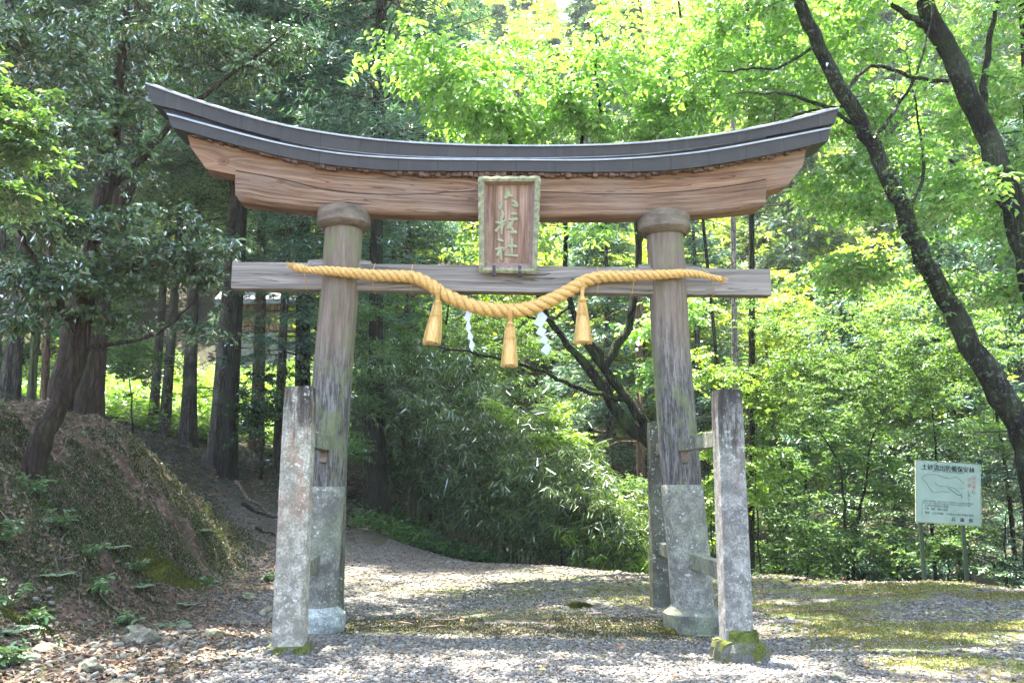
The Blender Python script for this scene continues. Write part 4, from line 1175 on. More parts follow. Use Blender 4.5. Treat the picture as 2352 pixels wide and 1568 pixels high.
# leaf and bark colours
G_EVER = mat_leaf("evergreen_leaf", [(0.024,0.062,0.034),(0.034,0.080,0.040),(0.045,0.10,0.045),(0.10,0.19,0.04)], .30, .24, .42, (1.6,1.6,.5), .5)
G_CHERRY = mat_leaf("cherry_leaf", [(0.08,0.19,0.055),(0.12,0.24,0.07),(0.16,0.29,0.085),(0.22,0.34,0.11)], .56, .42, .16, (1.8,2.0,.62), .35)
G_CHERRY2 = mat_leaf("darker_cherry_leaf", [(0.06,0.145,0.04),(0.09,0.19,0.05),(0.12,0.23,0.055),(0.16,0.27,0.06)], .58, .42, .16, (2.0,1.9,.50), .35)  # darker tones of the cherry leaf, for variety
G_MAPLE = mat_leaf("understory_leaf", [(0.028,0.078,0.034),(0.042,0.105,0.04),(0.065,0.14,0.045),(0.13,0.22,0.055)], .50, .5, .07, (1.9,1.8,.5), .45)
G_YELL = mat_leaf("young_yellow_green_leaf", [(0.13,0.22,0.025),(0.17,0.27,0.03),(0.22,0.32,0.04)], .60, .45, .14, (1.8,1.9,.55), .6)
G_BAMB = mat_leaf("bamboo_leaf", [(0.020,0.052,0.020),(0.032,0.074,0.025),(0.052,0.105,0.03),(0.12,0.19,0.045)], .44, .42, .13, (1.8,1.7,.5), .5)
G_CEDAR = mat_leaf("cedar_needle", [(0.035,0.080,0.045),(0.05,0.105,0.055),(0.065,0.13,0.06),(0.11,0.17,0.065)], .38, .5, .12, (1.5,1.5,.6), .30)
G_CYPR = mat_leaf("cypress_spray", [(0.028,0.090,0.068),(0.04,0.118,0.085),(0.055,0.14,0.095),(0.08,0.17,0.09)], .38, .5, .12, (1.5,1.5,.7), .40)
G_DRY = mat_leaf("dead_spray", [(0.10,0.065,0.045),(0.15,0.10,0.07),(0.20,0.14,0.10)], .2, .6, .05, (1.2,1.0,.8), .5)
G_FARB = mat_leaf("far_broadleaf", [(0.11,0.19,0.034),(0.16,0.25,0.04),(0.21,0.30,0.048)], .58, .45, .12, (2.0,1.8,.5), .25)
B_DARK = mat_bark("dark_bark", (0.010,0.008,0.007), (0.046,0.037,0.031), moss=.2)
B_CHERRY = mat_bark("cherry_bark", (0.008,0.007,0.007), (0.034,0.029,0.025), (0.055,0.057,0.045), moss=.25, vscale=1.4, lichen=.7)
B_MOSSY = mat_bark("mossy_bark", (0.010,0.009,0.008), (0.036,0.031,0.025), moss=.5)
B_CEDAR = mat_bark("cedar_bark", (0.030,0.024,0.020), (0.15,0.122,0.098), (0.16,0.15,0.12), moss=.2)
B_BROWN = mat_bark("reddish_cedar_bark", (0.075,0.045,0.028), (0.22,0.14,0.09), moss=.1)
B_GREENY = mat_bark("mossy_pale_bark", (0.06,0.06,0.03), (0.20,0.19,0.10), moss=.5)
B_PALE = mat_bark("pale_bark", (0.14,0.12,0.10), (0.34,0.30,0.26))
B_RED = mat_bark("evergreen_bark", (0.022,0.013,0.010), (0.075,0.048,0.036), moss=.15)

def pr(px_r, D): return px_r / F_PX * D

# ---- conifers: shared crowns
def conifer(seed, H, Rad, z0, nb, S, K, kl, kw, droop=.35, open_=0.0):
    rs = np.random.RandomState(seed)
    zb = z0 + (H - z0) * (np.sort(rs.rand(nb)) ** .9)
    az = rs.rand(nb) * 2 * math.pi
    t = (zb - z0) / (H - z0)
    ln = Rad * (1 - t) ** .65 * rs.uniform(.6, 1.1, nb) * np.clip(.55 + t * 3.5, 0, 1) + .25
    o = np.stack([np.cos(az), np.sin(az), np.zeros(nb)], 1); sd = np.stack([-np.sin(az), np.cos(az), np.zeros(nb)], 1)
    s = (np.linspace(.22, 1, S)[None, :] + rs.uniform(-.04, .04, (nb, S)))
    up = rs.uniform(-.05, .25, nb)[:, None]
    P = o[:, None] * (ln[:, None] * s)[..., None]
    P[..., 2] = zb[:, None] + ln[:, None] * (up * s - droop * s * s + .12 * s ** 4)
    P = P + rs.normal(0, .05, P.shape)
    wid = (ln[:, None] * .34 * (1.05 - s) + .10)
    lat = rs.uniform(-1, 1, (nb, S, K))
    pos = P[:, :, None] + sd[:, None, None] * (lat * wid[..., None])[..., None] + rs.normal(0, .04, (nb, S, K, 3))
    pos[..., 2] -= np.abs(lat) * wid[..., None] * .35
    d = o[:, None, None] * .55 + sd[:, None, None] * np.sign(lat)[..., None] * .6 + rs.normal(0, .38, (nb, S, K, 3)); d[..., 2] -= .22
    n = np.array([0, 0, 1.0]) + rs.normal(0, .55, (nb, S, K, 3))
    M = nb * S * K; sz = rs.uniform(.6, 1.3, M)
    V, Q = kite_geo(pos.reshape(-1, 3), d.reshape(-1, 3), n.reshape(-1, 3), kl * sz, kw * sz)
    mb = MB()
    for i in range(nb):
        a = np.array([0, 0, zb[i]]); pts = [a]
        for q in (.33, .66, .95): 
            p = o[i] * ln[i] * q; p = np.array([p[0], p[1], zb[i] + ln[i] * (up[i, 0] * q - droop * q * q + .12 * q ** 4)]); pts.append(p)
        mb.tube(pts, [.028, .018, .012, .004], 3, cap=False)
    return V, Q, mb
def mesh_of(name, V, Q, mat):
    o = fast_obj(name, V, Q, mat); me = o.data; C.objects.unlink(o); bpy.data.objects.remove(o); return me
CON = []
for i, (H, Rr, z0) in enumerate(((17, 2.5, 2.2), (15, 2.2, 1.0), (19, 2.8, 4.0), (13, 2.4, .6))):
    V, Q, bm_ = conifer(100 + i, H, Rr, z0, 150, 11, 9, .34, .085)
    crown = mesh_of("crown", V, Q, (G_CEDAR, G_CYPR)[i % 2])
    rg = random.Random(i); bm_.tube([(0, 0, -1), (0, 0, H*.3), (.1, .05, H*.6), (.05, 0, H)], [.20, .15, .10, .02], 8)
    tr = bm_.build("trunk", B_CEDAR, None); me = tr.data; C.objects.unlink(tr); bpy.data.objects.remove(tr)
    CON.append((me, crown, H))
def place_shared(name, kinds, x, y, z, s, rz, label, cat, group):
    tm, cm, H = kinds
    r = empty(name, (x, y, z), rz); r.scale = (s, s, s)
    tag(r, label, cat, group)
    for nm, me in (("trunk", tm), ("crown", cm)):
        o = bpy.data.objects.new(nm, me); C.objects.link(o); o.parent = r
    return r
# far broadleaf trees: shared
BRD = []
for i in range(3):
    rs = np.random.RandomState(300 + i); H = 9 + i
    c = nrm(rs.normal(size=(420, 3))) * (rs.rand(420, 1) ** .4) * np.array([2.6, 2.6, H * .36]) + np.array([0, 0, H * .60])
    c[:, :2] *= (1 + .25 * np.sin(3 * np.arctan2(c[:, 1], c[:, 0]) + i))[:, None]
    mb = MB(); sk = Skel(4000)
    limb(mb, sk, [(0,0,-1),(0,0,H*.25),(.2,.1,H*.5),(.1,.2,H*.8)], [.18,.14,.09,.03], 8, rs)
    E = ramify(mb, sk, c[::3], rs, 3, rmax=.06)
    t0 = np.repeat(c, 4, 0); t1 = t0 + nrm(rs.normal(size=t0.shape) * [1, 1, .25]) * rs.uniform(.3, .7, (len(t0), 1))
    V, Q = twig_leaves(t0, t1, 8, .16, .09, rs, .2, 1.0, .5)
    crown = mesh_of("crown", V, Q, G_FARB)
    tr = mb.build("trunk", B_CEDAR, None); me = tr.data; C.objects.unlink(tr); bpy.data.objects.remove(tr)
    BRD.append((me, crown, H))
# the wooded hillside
rg = random.Random(77); cnt = 0; spots = []
for yy in np.arange(23.5, 80, 3.6):
    half = 7 + yy * .72
    for xx in np.arange(-half, half, 3.9 if yy < 45 else 4.8):
        x = xx + rg.uniform(-1.5, 1.5); y = yy + rg.uniform(-1.4, 1.4)
        if x < -1.8 and y < 27.5: continue                       # court of trunks on the left stays open
        if -17 < x < -4.5 and y < 40.5: continue
        if 0.0 < x < 3.2 and y < 26 : continue
        if y < 30 and x > 12: continue
        spots.append((x, y))
for (x, y) in spots:
    z = gz(x, y) - .2
    p = rg.random()
    broad = p < (.48 if x > 1 else .62)
    if y > 45: broad = p < .55
    if broad:
        place_shared("broadleaf_tree", BRD[rg.randrange(3)], x, y, z, rg.uniform(.8, 1.25) * (1.4 if y > 60 else 1), rg.uniform(0, 6.28),
                     "light green leafy tree among the conifers on the wooded hillside behind the gate", "tree", "leafy trees on the hillside")
    else:
        place_shared("cedar_tree", CON[rg.randrange(4)], x, y, z, rg.uniform(.75, 1.15), rg.uniform(0, 6.28),
                     "tall dark green conifer on the wooded hillside behind the gate", "tree", "conifers on the hillside")

# ---- the cedars on the left, each trunk where it stands, crowns above the picture
V, Q, bm_ = conifer(150, 12, 3.4, 0.6, 160, 13, 26, .16, .028)
HIGH = mesh_of("crown", V, Q, G_CYPR); hb = bm_.build("branches", B_CEDAR, None); HIGHB = hb.data; C.objects.unlink(hb); bpy.data.objects.remove(hb)
def trunk_cedar(pb, pt, D, wpx, bark, label, seed, ztop=17.0, crown_z=7.5, crown=1.0, flare=1.5, twigs=14, group=None, lean_y=0.0):
    rs = random.Random(seed)
    b = Vector(at(pb[0], pb[1], D)); t = Vector(at(pt[0], pt[1], D + lean_y)); b.z = gz(b.x, b.y) - .15
    dirv = (t - b) / (t.z - b.z)
    r0 = pr(wpx / 2, D) * .86
    top = b + dirv * (ztop - b.z)
    mb = MB(); n = 26; pts = []; rad = []
    bend = Vector((rs.uniform(-.12, .12), rs.uniform(-.1, .1), 0))
    for i in range(n + 1):
        q = i / n; p = b.lerp(top, q) + bend * math.sin(q * math.pi) 
        fl = 1 + (flare - 1) * math.exp(-q * n * .55)
        pts.append(p - b); rad.append(r0 * fl * (1 - .55 * q))
    # fluted trunk
    nn = 18; prev = len(mb.v); ph = [rs.uniform(0, 6.28) for _ in range(3)]
    for i, (p, r_) in enumerate(zip(pts, rad)):
        for k in range(nn):
            a = 2*math.pi*k/nn; ff = math.exp(-i * .5) * .22 + .035
            rr = r_ * (1 + ff * math.sin(5*a + ph[0]) + .03 * math.sin(9*a + ph[1] + i * .3) + rs.uniform(-.012, .012))
            mb.v.append((p.x + rr*math.cos(a), p.y + rr*math.sin(a), p.z - (.15 if i == 0 else 0)))
    for i in range(n):
        for k in range(nn): mb.f.append((i*nn+k, i*nn+(k+1) % nn, (i+1)*nn+(k+1) % nn, (i+1)*nn+k))
    # bare dead twigs
    for k in range(twigs):
        zq_ = rs.uniform(1.6, 9.0); q = zq_ / max(top.z - b.z, 1); p = b.lerp(top, q) - b + bend * math.sin(q * math.pi)
        a = rs.uniform(0, 6.28); L = rs.uniform(.5, 1.8); o = Vector((math.cos(a), math.sin(a), 0))
        e = [p + o * L * s + Vector((0, 0, L * (.10 * s - rs.uniform(.1, .5) * s * s))) for s in (0, .35, .7, 1)]
        mb.tube(e, [.016, .011, .007, .002], 4, cap=False)
        for j in range(3):
            w_ = e[1 + j % 3]; o2 = Vector((rs.uniform(-1, 1), rs.uniform(-1, 1), rs.uniform(-.6, .1)))
            mb.tube([w_, w_ + o2 * .25, w_ + o2 * .5 + Vector((0, 0, -.08))], [.005, .004, .001], 3, cap=False)
    root = empty("cedar_tree", b); tag(root, label, "tree", group)
    mb.build("trunk", bark, root)
    if crown:
        q = (crown_z - b.z) / (top.z - b.z); p = b.lerp(top, q) - b
        for nm, me in (("crown", HIGH), ("branches", HIGHB)):
            o = bpy.data.objects.new(nm, me); C.objects.link(o); o.parent = root; o.location = p; o.scale = (crown,) * 3; o.rotation_euler = (0, 0, rs.uniform(0, 6.28))
    return root
CED = [((22,918),(58,330),20,40,B_CEDAR,"grey cedar trunk standing at the far left edge above the bank",0),
       ((-18,915),(5,330),19,36,B_CEDAR,"grey cedar trunk cut off by the left edge of the view",1),
       ((72,925),(97,560),22,20,B_GREENY,"thin mossy yellow green trunk on top of the bank at far left",2),
       ((104,925),(122,560),24,20,B_BROWN,"thin orange brown trunk beside the mossy one on the bank",3),
       ((228,985),(240,640),21,17,B_DARK,"thin dark trunk just right of the big double cedar",4),
       ((350,1003),(383,600),25.5,24,B_CEDAR,"left trunk of the close pair of cedars above the path",5),
       ((377,1003),(402,600),24.8,27,B_CEDAR,"right trunk of the close pair of cedars above the path",6),
       ((430,1022),(445,600),24,36,B_CEDAR,"cedar with flared foot between the close pair and the dark stout pair",7),
       ((494,1040),(525,600),21.5,34,B_CEDAR,"left trunk of the stout dark pair where the path climbs",8),
       ((523,1050),(543,600),20.6,38,B_DARK,"right trunk of the stout dark pair where the path climbs",9),
       ((591,1000),(597,600),26,34,B_BROWN,"brown cedar trunk below the left end of the tie beam",10),
       ((698,1000),(706,600),23,44,B_DARK,"dark cedar trunk close to the left pillar on its left side",11),
       ((868,1160),(874,640),19.6,46,B_DARK,"dark trunk right of the left pillar at the edge of the thicket",12)]
for (pb, pt, D, wd_, bk, lb, i) in CED:
    trunk_cedar(pb, pt, D, wd_, bk, lb, 500 + i, flare=1.45 if i in (7, 9, 12) else 1.2, crown_z=(8.0 if i not in (11, 12) else 7.2), crown=(1.25 if i in (11, 12) else 1.0) if i not in (2, 3, 4) else .6)
# slim trees on the right behind the gate
trunk_cedar((1716,1292),(1713,700),16.8,20,B_DARK,"slim dark trunk just right of the right front stone post",520,flare=1.3,crown=0,crown_z=8,twigs=10)
trunk_cedar((1694,1240),(1697,740),19.5,20,B_PALE,"slim pale barked trunk behind the right front stone post",521,flare=1.2,crown=0,crown_z=8,twigs=6)
trunk_cedar((1474,1235),(1476,1000),22,24,B_BROWN,"brown trunk low between thicket and the right pillar",522,flare=1.4,crown=0,crown_z=6,twigs=8)
trunk_cedar((1690,1180),(1605,520),18.0,12,B_CHERRY,"thin leaning stem right of the right pillar",523,flare=1.2,crown=0,crown_z=9,twigs=6)

# ---- the big double cedar
def big_double():
    rs = np.random.RandomState(61); mb = MB(); sk = Skel(2000)
    D = 15.2; b = Vector(at(180, 965, D)); b.z = gz(b.x, b.y) - .2
    A = [at(128,960,D), at(155,870,D), at(180,740,D), at(228,540,D), at(268,360,D), at(300,150,D), at(325,-100,D), at(345,-420,D)]
    B = [at(205,975,D-.2), at(212,860,D-.2), at(222,740,D-.15), at(262,520,D-.1), at(300,330,D), at(322,120,D), at(338,-100,D), at(350,-420,D)]
    A[0] = (A[0][0], A[0][1], gz(A[0][0], A[0][1]) - .3); B[0] = (B[0][0], B[0][1], gz(B[0][0], B[0][1]) - .3)
    limb(mb, sk, A, [.30,.25,.23,.22,.21,.20,.17,.12], 16, rs, 5, .012)
    limb(mb, sk, B, [.27,.23,.21,.19,.17,.15,.13,.08], 16, rs, 5, .012)
    T = ellipsoid_pts(rs, [(300,420,15,230,260,1.6,30),(200,600,15,150,120,1.2,10)])
    ramify(mb, sk, T, rs, 4, lift=-.08, k_r=.014)
    mb.v = [(x-b.x, y-b.y, z-b.z) for x, y, z in mb.v]
    root = empty("cedar_tree", b); tag(root, "big double trunked old cedar rising from the top of the mossy bank", "tree")
    mb.build("trunk", B_RED, root)
    for nm, me in (("crown", HIGH), ("branches", HIGHB)):
        o = bpy.data.objects.new(nm, me); C.objects.link(o); o.parent = root; o.location = Vector(at(300,-120,D)) - b; o.scale = (1.35, 1.35, 1.1)
    for nm, me in (("crown", HIGH), ("branches", HIGHB)):  # second crown, added above the view to shade the bank
        o = bpy.data.objects.new(nm, me); C.objects.link(o); o.parent = root; o.location = Vector(at(200,-60,14.6)) - b; o.scale = (1.1, 1.1, 1.0); o.rotation_euler = (0, 0, 2)
big_double()

# ---- glossy evergreens on the left
D = 11.3
p0 = at(76,1032,D-.3); p0 = (p0[0], p0[1], gz(p0[0], p0[1]) - .1)
make_tree("evergreen_tree", "broadleaved evergreen with a curved leaning brown trunk and dark glossy leaves on the bank", "tree",
    [([p0, at(112,975,D-.2), at(158,890,D), at(186,790,D), at(198,690,D), at(222,560,D), at(250,420,D), at(268,250,D), at(285,80,D), at(300,-120,D)],
      [.15,.125,.115,.105,.10,.09,.08,.07,.055,.02]),
     ([at(190,770,D), at(150,720,D-.2), at(110,640,D-.3), at(60,560,D-.5), at(20,430,D-.6)], [.055,.05,.042,.03,.012]),
     ([at(205,650,D), at(290,640,D+.3), at(360,560,D+.3), at(430,520,D+.2), at(520,500,D)], [.05,.045,.035,.025,.01]),
     ([at(245,440,D), at(330,360,D), at(430,250,D-.1), at(560,150,D-.2), at(650,80,D-.3)], [.055,.045,.035,.025,.01]),
     ([at(182,800,D), at(260,790,D), at(350,770,D+.2), at(450,690,D+.2)], [.035,.03,.02,.008])],
    [(90,150,D-.4,210,190,1.0,105),(330,120,D+.2,240,150,1.2,105),(560,110,D+.3,170,100,.9,60),(60,400,D-.6,160,130,.9,62),(300,330,D+.2,170,110,1.0,40),
     (230,560,D,250,110,1.1,105),(430,600,D+.2,190,80,.9,60),(120,640,D-.3,160,70,.8,50),(330,720,D+.3,150,50,.8,26),(60,760,D-.2,90,60,.6,12),(250,-150,D,420,150,1.6,30)],
    B_RED, G_EVER, 11, twigs=6, m=9, L=.105, W=.045, tlen=.34, droop=.45, rnd=.8, zmin=3.2, horiz=.72)
# a second one off the left edge
D = 8.6
make_tree("evergreen_tree", "bright tipped evergreen boughs reaching in from the left edge", "tree",
    [([(-8.2, 8.8, gz(-8.2, 8.8)-.2), (-7.9, 8.8, 3.6), (-7.3, 8.6, 4.8), (-6.6, 8.5, 5.4)], [.12,.10,.07,.02]),
     ([(-7.3,8.6,4.8), at(-80,330,D), at(40,300,D), at(110,300,D)], [.05,.035,.02,.006])],
    [(10,320,D,110,90,.6,40),(-30,200,D,110,120,.6,36),(20,470,D,120,40,.5,18),(-150,350,D,150,220,.9,50)],
    B_RED, G_MAPLE, 12, twigs=6, m=9, L=.085, W=.04, tlen=.30, droop=.1, rnd=.45, zmin=3.5)

# ---- cypress boughs behind the beam ends on the left
def spray_tree(name, label, cat, xy, ztop, z0, Rad, seed, nb=120, S=12, K=14, kl=.17, kw=.04, mat=None, droop=.3, group=None, tr=.14, bark=None):
    V, Q, mb = conifer(seed, ztop, Rad, z0, nb, S, K, kl, kw, droop)
    z = gz(*xy) - .2
    mb.tube([(0,0,0), (0,0,ztop*.5), (0,0,ztop)], [tr, tr*.7, .02], 9)
    root = empty(name, (xy[0], xy[1], z)); tag(root, label, cat, group)
    mb.build("trunk", bark or B_CEDAR, root); fast_obj("crown", V, Q, mat or G_CYPR, root)
    return root
def xy_at(px, D): return at(px, 1000, D)[:2]
spray_tree("cypress_tree", "blue green cypress filling the gap left of the left pillar", "tree", xy_at(640, 22), 11.5, 3.0, 2.3, 801)
spray_tree("cypress_tree", "blue green cypress seen above the left half of the curved roof", "tree", xy_at(760, 20.5), 12.5, 4.2, 2.1, 802)
spray_tree("cypress_tree", "dark cypress directly behind the name plaque", "tree", xy_at(930, 24.5), 13, 3.0, 2.4, 803)
spray_tree("cypress_tree", "dense blue green cedar behind the mossy forked tree", "tree", xy_at(1400, 25), 12, .8, 2.6, 804, nb=150)
spray_tree("cypress_tree", "blue green cedar to the right of the right pillar", "tree", xy_at(1610, 24), 12.5, 1.0, 2.4, 805, nb=150)
spray_tree("cypress_tree", "young cedar in the hollow beyond the gravel at right", "tree", xy_at(1950, 21.5), 8.5, .5, 2.2, 806, nb=140)
spray_tree("cypress_tree", "young pale cedar behind the right front stone post", "tree", xy_at(1790, 17.6), 3.6, .2, 1.1, 807, nb=80, S=9, K=10, kl=.14, mat=G_MAPLE, tr=.05)
spray_tree("cypress_tree", "cedar with drooping boughs behind the notice board", "tree", xy_at(2190, 20), 10, .4, 2.3, 808, nb=150)
spray_tree("cypress_tree", "cedar at the right edge behind the leaning trunk", "tree", xy_at(2400, 18.5), 11, .6, 2.3, 809, nb=140)
spray_tree("cypress_tree", "brownish old cedar with dead boughs high above the roof's left half", "tree", xy_at(850, 27.5), 17, 6.0, 3.0, 810, nb=150, mat=G_DRY, kl=.22)

# ---- mossy forked tree behind the right pillar
D = 14.6
f0 = at(1585,1290,D+.6); f0 = (f0[0], f0[1], gz(f0[0], f0[1]) - .3)
make_tree("cherry_tree", "mossy forked tree spreading bright green boughs above the roof behind the right pillar", "tree",
    [([f0, at(1568,1150,D+.4), at(1530,1050,D), at(1486,1008,D), at(1440,975,D), at(1400,915,D), at(1340,832,D), at(1280,765,D), at(1240,690,D-.2), at(1210,560,D-.4), at(1180,340,D-.8), at(1110,215,D-1.2), at(1035,145,D-1.6)],
      [.22,.18,.145,.125,.11,.095,.078,.060,.050,.042,.034,.025,.012]),
     ([at(1520,1030,D), at(1475,965,D), at(1430,900,D), at(1390,850,D), at(1345,780,D), at(1310,690,D), at(1300,560,D), at(1310,420,D-.2), at(1340,300,D-.6), at(1300,120,D-1)], [.10,.09,.08,.068,.055,.047,.04,.034,.026,.012]),
     ([at(1385,850,D), at(1410,800,D), at(1445,750,D), at(1456,680,D), at(1468,560,D), at(1440,420,D-.2), at(1398,330,D-.4), at(1372,200,D-.8), at(1368,60,D-1)], [.085,.08,.072,.062,.052,.044,.036,.024,.01]),
     ([at(1468,560,D), at(1495,430,D), at(1514,324,D-.3), at(1537,186,D-.5), at(1519,60,D-.7)], [.05,.044,.034,.022,.01]),
     ([at(1345,780,D), at(1375,800,D), at(1385,850,D)], [.05,.05,.05]),
     ([at(1430,915,D), at(1370,905,D-.2), at(1290,872,D-.4), at(1210,838,D-.6), at(1120,818,D-.8), at(1040,800,D-1.1), at(955,792,D-1.3)], [.055,.045,.036,.030,.024,.018,.006]),
     ([at(1310,700,D), at(1260,735,D-.2), at(1200,720,D-.5), at(1120,690,D-.8)], [.03,.025,.018,.006])],
    [(1000,150,D-2,170,150,1.0,70),(1200,180,D-1.4,190,170,1.4,88),(1420,170,D-1,200,170,1.5,100),(1620,150,D-.8,170,160,1.3,78),(1100,290,D-1.2,160,60,.8,34),(1330,290,D-.8,200,70,1.0,60),(1560,290,D-.6,180,70,1.0,55),
     (1420,-100,D-.5,420,130,1.6,30),
     (1290,560,D-.4,120,60,.6,14),(1060,560,D-.8,130,50,.5,13),(1520,730,D+.6,90,60,.6,34),(1540,880,D+.6,60,70,.4,22)],
    B_MOSSY, G_CHERRY, 21, twigs=4, m=7, L=.145, W=.075, tlen=.46, droop=.35, rnd=.5, zmin=3.3, horiz=.72)

# ---- cherries at the right
D = 11.0
c0 = at(2395,1210,D); c0 = (c0[0], c0[1], gz(c0[0], c0[1]) - .2)
make_tree("cherry_tree", "leaning dark trunk curving up from the right edge with ivy on its bark", "tree",
    [([c0, at(2385,1100,D), at(2358,1000,D), at(2300,905,D), at(2242,812,D), at(2172,690,D), at(2108,570,D-.1), at(2068,470,D-.2), at(2012,345,D-.3), at(1942,222,D-.4), at(1882,105,D-.5), at(1834,0,D-.6), at(1790,-130,D-.7)],
      [.26,.225,.19,.165,.145,.125,.113,.108,.102,.095,.087,.078,.05]),
     ([at(1878,100,D-.5), at(1800,150,D-.6), at(1720,161,D-.7), at(1648,164,D-.8)], [.022,.018,.014,.010]),
     ([at(1935,215,D-.4), at(2010,150,D-.2), at(2100,178,D), at(2180,186,D+.1)], [.03,.026,.026,.03]),
     ([at(1990,300,D-.3), at(1880,240,D-.5), at(1790,215,D-.8), at(1690,215,D-1)], [.03,.025,.018,.008]),
     ([at(1950,240,D-.3), at(1870,255,D-.2), at(1760,290,D-.1), at(1650,330,D)], [.02,.017,.013,.006]),
     ([at(2000,320,D-.3), at(2060,250,D), at(2120,130,D+.2), at(2150,-20,D+.3)], [.03,.024,.016,.006]),
     ([at(2080,500,D-.1), at(2120,400,D+.2), at(2105,260,D+.4), at(2080,120,D+.5)], [.03,.022,.014,.005])],
    [(1700,90,D+.3,170,130,1.2,70),(1880,60,D+.8,190,130,1.3,80),(1740,250,D+.8,150,110,1.0,50),(1960,220,D+1.2,160,130,1.1,70),(2060,380,D+1.0,130,110,.9,55),(1930,440,D+1.6,110,90,.8,36),(1950,600,D+1.8,150,90,.8,42),
     (1850,-130,D,350,130,1.5,24),(2180,520,D+.4,110,120,.8,34)],
    B_CHERRY, G_CHERRY, 31, twigs=5, m=7, L=.115, W=.06, tlen=.40, droop=.3, rnd=.5, zmin=3.0, horiz=.75)
D = 11.8
c1 = at(2440,1180,D); c1 = (c1[0], c1[1], gz(c1[0], c1[1]) - .2)
make_tree("cherry_tree", "thick lichen spotted trunk arching out of the upper right corner", "tree",
    [([c1, at(2425,1000,D), at(2405,820,D), at(2372,640,D), at(2330,480,D), at(2288,365,D), at(2243,262,D), at(2192,145,D), at(2135,35,D), at(2090,-70,D)],
      [.24,.21,.185,.17,.16,.155,.148,.14,.13,.08]),
     ([at(2255,290,D), at(2262,180,D), at(2275,90,D), at(2300,-40,D)], [.06,.05,.04,.02]),
     ([at(2345,520,D), at(2290,450,D-.1), at(2230,405,D-.2), at(2180,365,D-.3)], [.06,.045,.035,.02]),
     ([at(2175,90,D), at(2110,50,D-.2), at(2050,10,D-.4), at(1980,-30,D-.5)], [.06,.05,.035,.015])],
    [(2230,90,D+.8,170,140,1.2,70),(2320,260,D+.8,130,140,1.0,55),(2300,520,D+1.0,130,130,1.0,50),(2260,680,D+1.0,150,90,1.0,44),(2080,-90,D,320,120,1.5,24),(2380,400,D,110,260,1.0,40),(2150,300,D+1.2,110,100,.8,34)],
    B_CHERRY, G_CHERRY, 32, twigs=5, m=7, L=.115, W=.06, tlen=.40, droop=.3, rnd=.5, zmin=3.0, horiz=.75)
trunk_cedar((2352,1000),(2338,200),12.6,30,B_DARK,"straight dark trunk along the right edge",530,flare=1.2,crown=.6,crown_z=9,twigs=24)

# ---- understory on the right
def shrub(name, label, stems, blobs, seed, leaf, L=.075, W=.04, m=8, twigs=5, bark=None, group=None, tlen=.3, horiz=.7, zmin=None, cat="shrub", lift=.1, rmax=.02):
    lim = []
    for st in stems:
        (pts, D, r) = st
        P = [at(x, y, D) for x, y in pts]; b = P[0]; P[0] = (b[0], b[1], gz(b[0], b[1]) - .15)
        lim.append((P, [r * (1 - .8 * i / (len(P) - 1)) for i in range(len(P))]))
    return make_tree(name, label, cat, lim, blobs, bark or B_DARK, leaf, seed, twigs, m, L, W, tlen, .2, 1.0, .5, group, horiz=horiz, zmin=zmin, lift=lift, rmax=rmax)
shrub("maple_tree", "slender twin stemmed young tree with fine green leaves between gate and notice board",
      [([(1952,1300),(1968,1200),(1990,1100),(2000,1020),(2040,930)],15.6,.035), ([(1945,1300),(1940,1180),(1930,1080),(1890,1000),(1860,950)],15.4,.03)],
      [(1880,820,15.6,190,110,1.0,110),(2040,860,15.6,170,110,1.0,100),(1960,980,15.8,190,110,.9,100),(2000,1120,16,190,100,.8,85),(1850,720,15.8,140,70,.8,36)], 41, G_MAPLE, cat="tree")
shrub("maple_tree", "green leafy young tree left of the notice board's top",
      [([(2150,1310),(2140,1180),(2150,1000),(2120,860)],16.6,.04)],
      [(2130,820,16.6,180,120,1.0,105),(2230,920,16.4,150,110,1.0,75),(2110,1000,16.8,140,100,.9,60),(2040,700,17,150,90,1,50)], 42, G_MAPLE, cat="tree")
shrub("maple_tree", "leafy tree at the right edge above the notice board",
      [([(2330,1320),(2320,1150),(2290,950),(2260,800)],15.0,.05)],
      [(2290,800,15,150,110,1.0,75),(2330,960,14.6,120,90,.8,42),(2200,720,15.4,150,80,1.0,50)], 43, G_CHERRY2, cat="tree")
shrub("sapling", "sunlit yellow green sapling just right of the right front stone post",
      [([(1745,1300),(1740,1200),(1735,1080),(1740,950)],15.9,.02)],
      [(1745,960,15.9,75,80,.5,46),(1740,1090,15.9,70,80,.5,40),(1770,870,16,90,50,.5,26)], 44, G_YELL, L=.085, W=.05)
shrub("sapling", "bright sapling between the right pillar and the front stone post",
      [([(1640,1300),(1632,1150),(1625,1000)],17.5,.02)],
      [(1625,1080,17.5,45,170,.5,44),(1615,850,17.5,60,100,.5,32),(1650,1220,17.6,60,60,.5,18)], 45, G_YELL, L=.085, W=.05)
shrub("shrub", "pale feathery shrub at the gravel edge behind the right front stone post",
      [([(1850,1320),(1852,1260),(1850,1200)],15.2,.02)],
      [(1850,1210,15.2,85,80,.6,60),(1900,1280,15,80,30,.5,24)], 46, G_MAPLE, L=.07, W=.03)
shrub("shrub", "low green shrub left of the notice board legs",
      [([(2060,1330),(2060,1280),(2060,1220)],14.6,.02)], [(2050,1240,14.8,110,75,.6,70),(1960,1270,15,80,40,.5,26)], 47, G_MAPLE, L=.065, W=.035)
shrub("shrub", "low leafy shrub under the notice board between its legs",
      [([(2180,1340),(2180,1300),(2180,1240)],14.4,.02)], [(2175,1250,14.6,80,70,.5,60)], 48, G_MAPLE, L=.065, W=.035)
